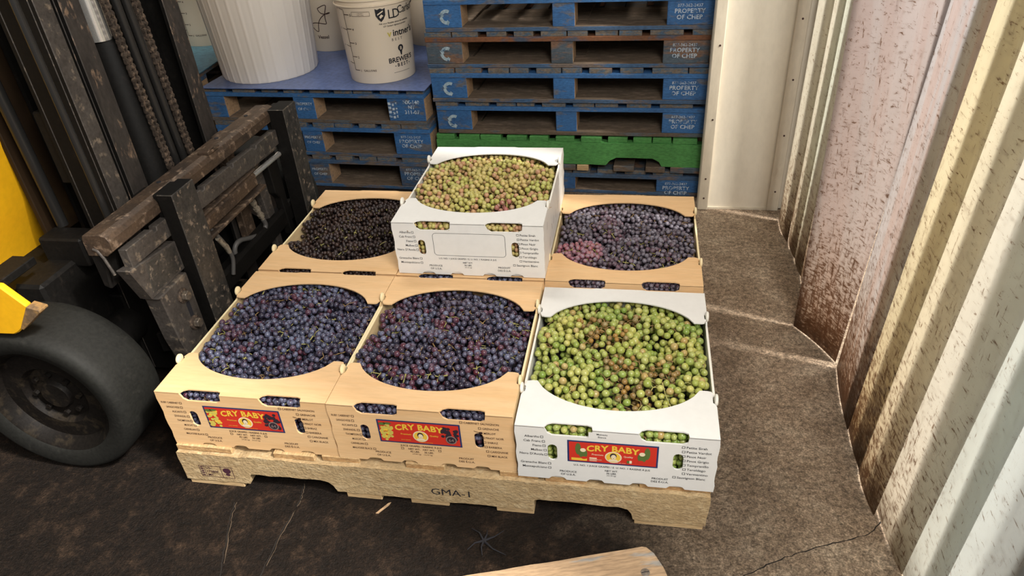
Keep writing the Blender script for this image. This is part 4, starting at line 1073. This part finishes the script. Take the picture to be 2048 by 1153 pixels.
fb('cylinder_pipe', MB().tube([(-.205, .297, .40), (-.205, .283, 1.2), (-.205, .27, 2.0)], .0085, 14), 'rod_black', smooth=True)
fb('mast_back_plate', MB().box(-.425, -.415, .43, .98, .25, 2.0), 'steel_dark')
# central lift cylinder: dark barrel with polished rod above
fb('lift_cylinder', MB().lathe([(0, .06), (.046, .06), (.046, .90), (.036, .915), (0, .915)], (-.26, .565, 0), 'z', 40), 'steel_dark', smooth=True)
fb('lift_cylinder_rod', MB().lathe([(0, .91), (.030, .91), (.030, 1.06), (0, 1.06)], (-.255, .545, 0), 'z', 40), 'chrome', smooth=True)
fb('cylinder_head', MB().lathe([(0, 1.05), (.042, 1.05), (.042, 1.5), (0, 1.5)], (-.255, .545, 0), 'z', 32), 'steel_dark', smooth=True)
# hose pair
for y_ in (.578, .613): fb('lift_hose', MB().tube([(-.20, y_+.028, .35), (-.20, y_+.008, .7), (-.20, y_-.018, 1.3)], .0105, 12), 'rod_black', smooth=True)
fb('lift_pipe', MB().tube([(-.215, .573, .35), (-.215, .56, .7), (-.215, .54, 1.3)], .006, 10), 'rod_black', smooth=True)
# leaf chains
def chain(y0, y1, x, zt, zb):
    mb = MB(); pitch = .0158; n = int((zt-zb)/pitch); L = pitch
    # figure-of-eight side plates, alternately inner and outer, on pins
    pl = []
    for k in range(24):
        a = 2*PI*k/24; c, s_ = math.cos(a), math.sin(a); pl.append((c*(.0072-.0030*(1-abs(s_))**.7*1.0), s_*.0072+(L/2 if s_ > 0 else -L/2)*min(1, abs(s_)*2.2)))
    for k in range(n):
        z = zb+k*pitch; y = y0+(y1-y0)*(z-zb)/(zt-zb)
        offs = (-.0055, .0055) if k % 2 else (-.0090, .0090)
        for o_ in offs: mb.prism([(x+a, z+b) for a, b in pl], 'y', y+o_-.0016, y+o_+.0016)
        mb.tube([(x, y-.0125, z+pitch/2), (x, y+.0125, z+pitch/2)], .0046, 10)
    return mb
fb('lift_chain', chain(.562, .523, -.196, 1.12, .52), 'chain'); fb('lift_chain', chain(.664, .630, -.196, 1.12, .52), 'chain')
fb('lift_chain', chain(.580, .545, -.235, 1.12, .50), 'steel_dark')
# drive wheel
xc, rw, yf, wd = -.31, .210, -.012, .165
wh = thing('x', 'x', 'x'); bpy.data.objects.remove(wh)
prof = [(.150, .018), (.158, .010), (.190, .004), (.200, .008), (rw-.002, .020), (rw, .040), (rw, wd-.04), (rw-.003, wd-.02), (.195, wd-.005), (.150, wd)]
ty = fb('tyre', MB().lathe(prof, (xc, yf, rw+.001), 'y', 96), 'rubber', smooth=True)
rm = fb('wheel_rim', MB().lathe([(0, .045), (.035, .045), (.04, .055), (.075, .060), (.085, .045), (.13, .045), (.145, .020), (.151, .016), (.151, wd-.01), (0, wd-.01)], (xc, yf, rw+.001), 'y', 64), 'rim', parent=ty, smooth=True)
for k in range(8):
    a = 2*PI*k/8; MB().lathe([(0, -.010), (.007, -.010), (.008, 0), (0, 0)], (xc+.6+.058*math.cos(a), yf-.6+.058, rw+.058*math.sin(a)), 'y', 6).build('wheel_nut', 'rim', rm)
fb('axle', MB().lathe([(0, 0), (.05, 0), (.05, .72), (0, .72)], (xc, yf+wd-.01, rw), 'y', 24), 'steel_dark', smooth=True)
ty2 = fb('tyre', MB().lathe(prof, (xc, 1.02, rw+.001), 'y', 48), 'rubber', smooth=True)
# fender and body cowl
fb('fender', MB().prism([(-.52, .560), (-.30, .556), (-.248, .558), (-.205, .508), (-.240, .452), (-.262, .436), (-.275, .430), (-.52, .424), (-.52, .45), (-.40, .47)], 'y', -.008, .008), 'yellow_paint', bevel=.003)
fb('fender_bracket', MB().box(-.42, -.36, .004, .20, .48, .50), 'steel_dark', bevel=.002)
fb('fender_step', MB().prism([(-.206, .508), (-.178, .500), (-.178, .495), (-.242, .446), (-.248, .450)], 'y', -.010, .016), 'yellow_dirty', bevel=.001)
cow = MB().prism([(-.95, .16), (-.62, .16), (-.56, .30), (-.52, .46), (-.47, .58), (-.445, .75), (-.445, 1.35), (-.95, 1.35)], 'y', .20, 1.05)
fb('cowl_shade_panel', MB().prism([(.335, .46), (.335, 1.33), (1.0, 1.33), (1.0, .46)], 'x', -.452, -.438), 'cowl_shade', bevel=.002)  # added dark panel painting the shadow on the yellow cowl front
o = fb('body_cowl', cow, 'yellow_paint', smooth=True)
md = o.modifiers.new('b', 'BEVEL'); md.width = .05; md.segments = 5; md.limit_method = 'ANGLE'
fb('tilt_cylinder', MB().tube([(-.40, .352, .50), (-.40, .338, 1.2)], .014, 16), 'rod_black', smooth=True)
fb('mast_bracket', MB().box(-.42, -.30, .28, .345, .42, .50), 'steel_dark', bevel=.005)
fb('chassis', MB().box(-1.1, -.42, .16, 1.05, .12, .42), 'steel_dark', bevel=.01)
fb('chassis_front', MB().box(-.42, -.34, .16, .90, .10, .44), 'steel_dark', bevel=.008)

# ------------------------------------------------------------------ plank in the foreground
pk = thing('wooden_plank', 'weathered wooden plank with rounded end and one screw at the bottom edge', 'plank', (1.09, -.155, 0), (0, 0, R(17.5)))
pts = [(-.75, 0), (-.012, 0), (-.004, -.003), (.006, -.018), (.014, -.05), (.020, -.135), (-.75, -.135)]
v, f = plate([rough_poly(pts[::-1], .0008)], .020); MB().add([(a[0], a[1], .110+a[2]) for a in v], f).build('board', 'plank', pk)
MB().box(-.55, -.44, -.13, -.008, 0, .0995).build('support_block', 'wood', pk, bevel=.002)
MB().box(-.16, -.05, -.13, -.075, 0, .0995).build('support_block', 'wood', pk, bevel=.002)
sc_ = MB().lathe([(0, .0), (.0075, .0), (.0085, .0012), (.006, .0022), (0, .0024)], (-.022, -.055, .1195), 'z', 20).build('screw', 'bolt', pk, smooth=True)
MB().box(-.029, -.015, -.0556, -.0544, .1214, .1223).build('screw_slot', 'ink_black', sc_)
# litter on the floor
tag(MB().prism([(0, 0), (.020, .030), (.026, .034), (.024, .026), (.006, 0)], 'z', .0, .0018).build('wood_splinter', 'raw', loc=(.487, -.052, .001)), 'pale wood splinter on the dark floor in front of the pallet', 'splinter')
mb = MB()
for a, L in ((.5, .05), (2.2, .045), (3.6, .04), (5.6, .06), (1.3, .03), (4.6, .035)):
    mb.tube([(0, 0, .004), (L*.5*math.cos(a), L*.5*math.sin(a), .006), (L*math.cos(a+.2), L*math.sin(a+.2), .0015)], [.003, .0016, .0008], 6)
tag(mb.build('dried_grape_stalk', 'ink_black', loc=(.747, -.097, .0)), 'small dark dried stalk with spread branches on the floor near the plank', 'stalk')
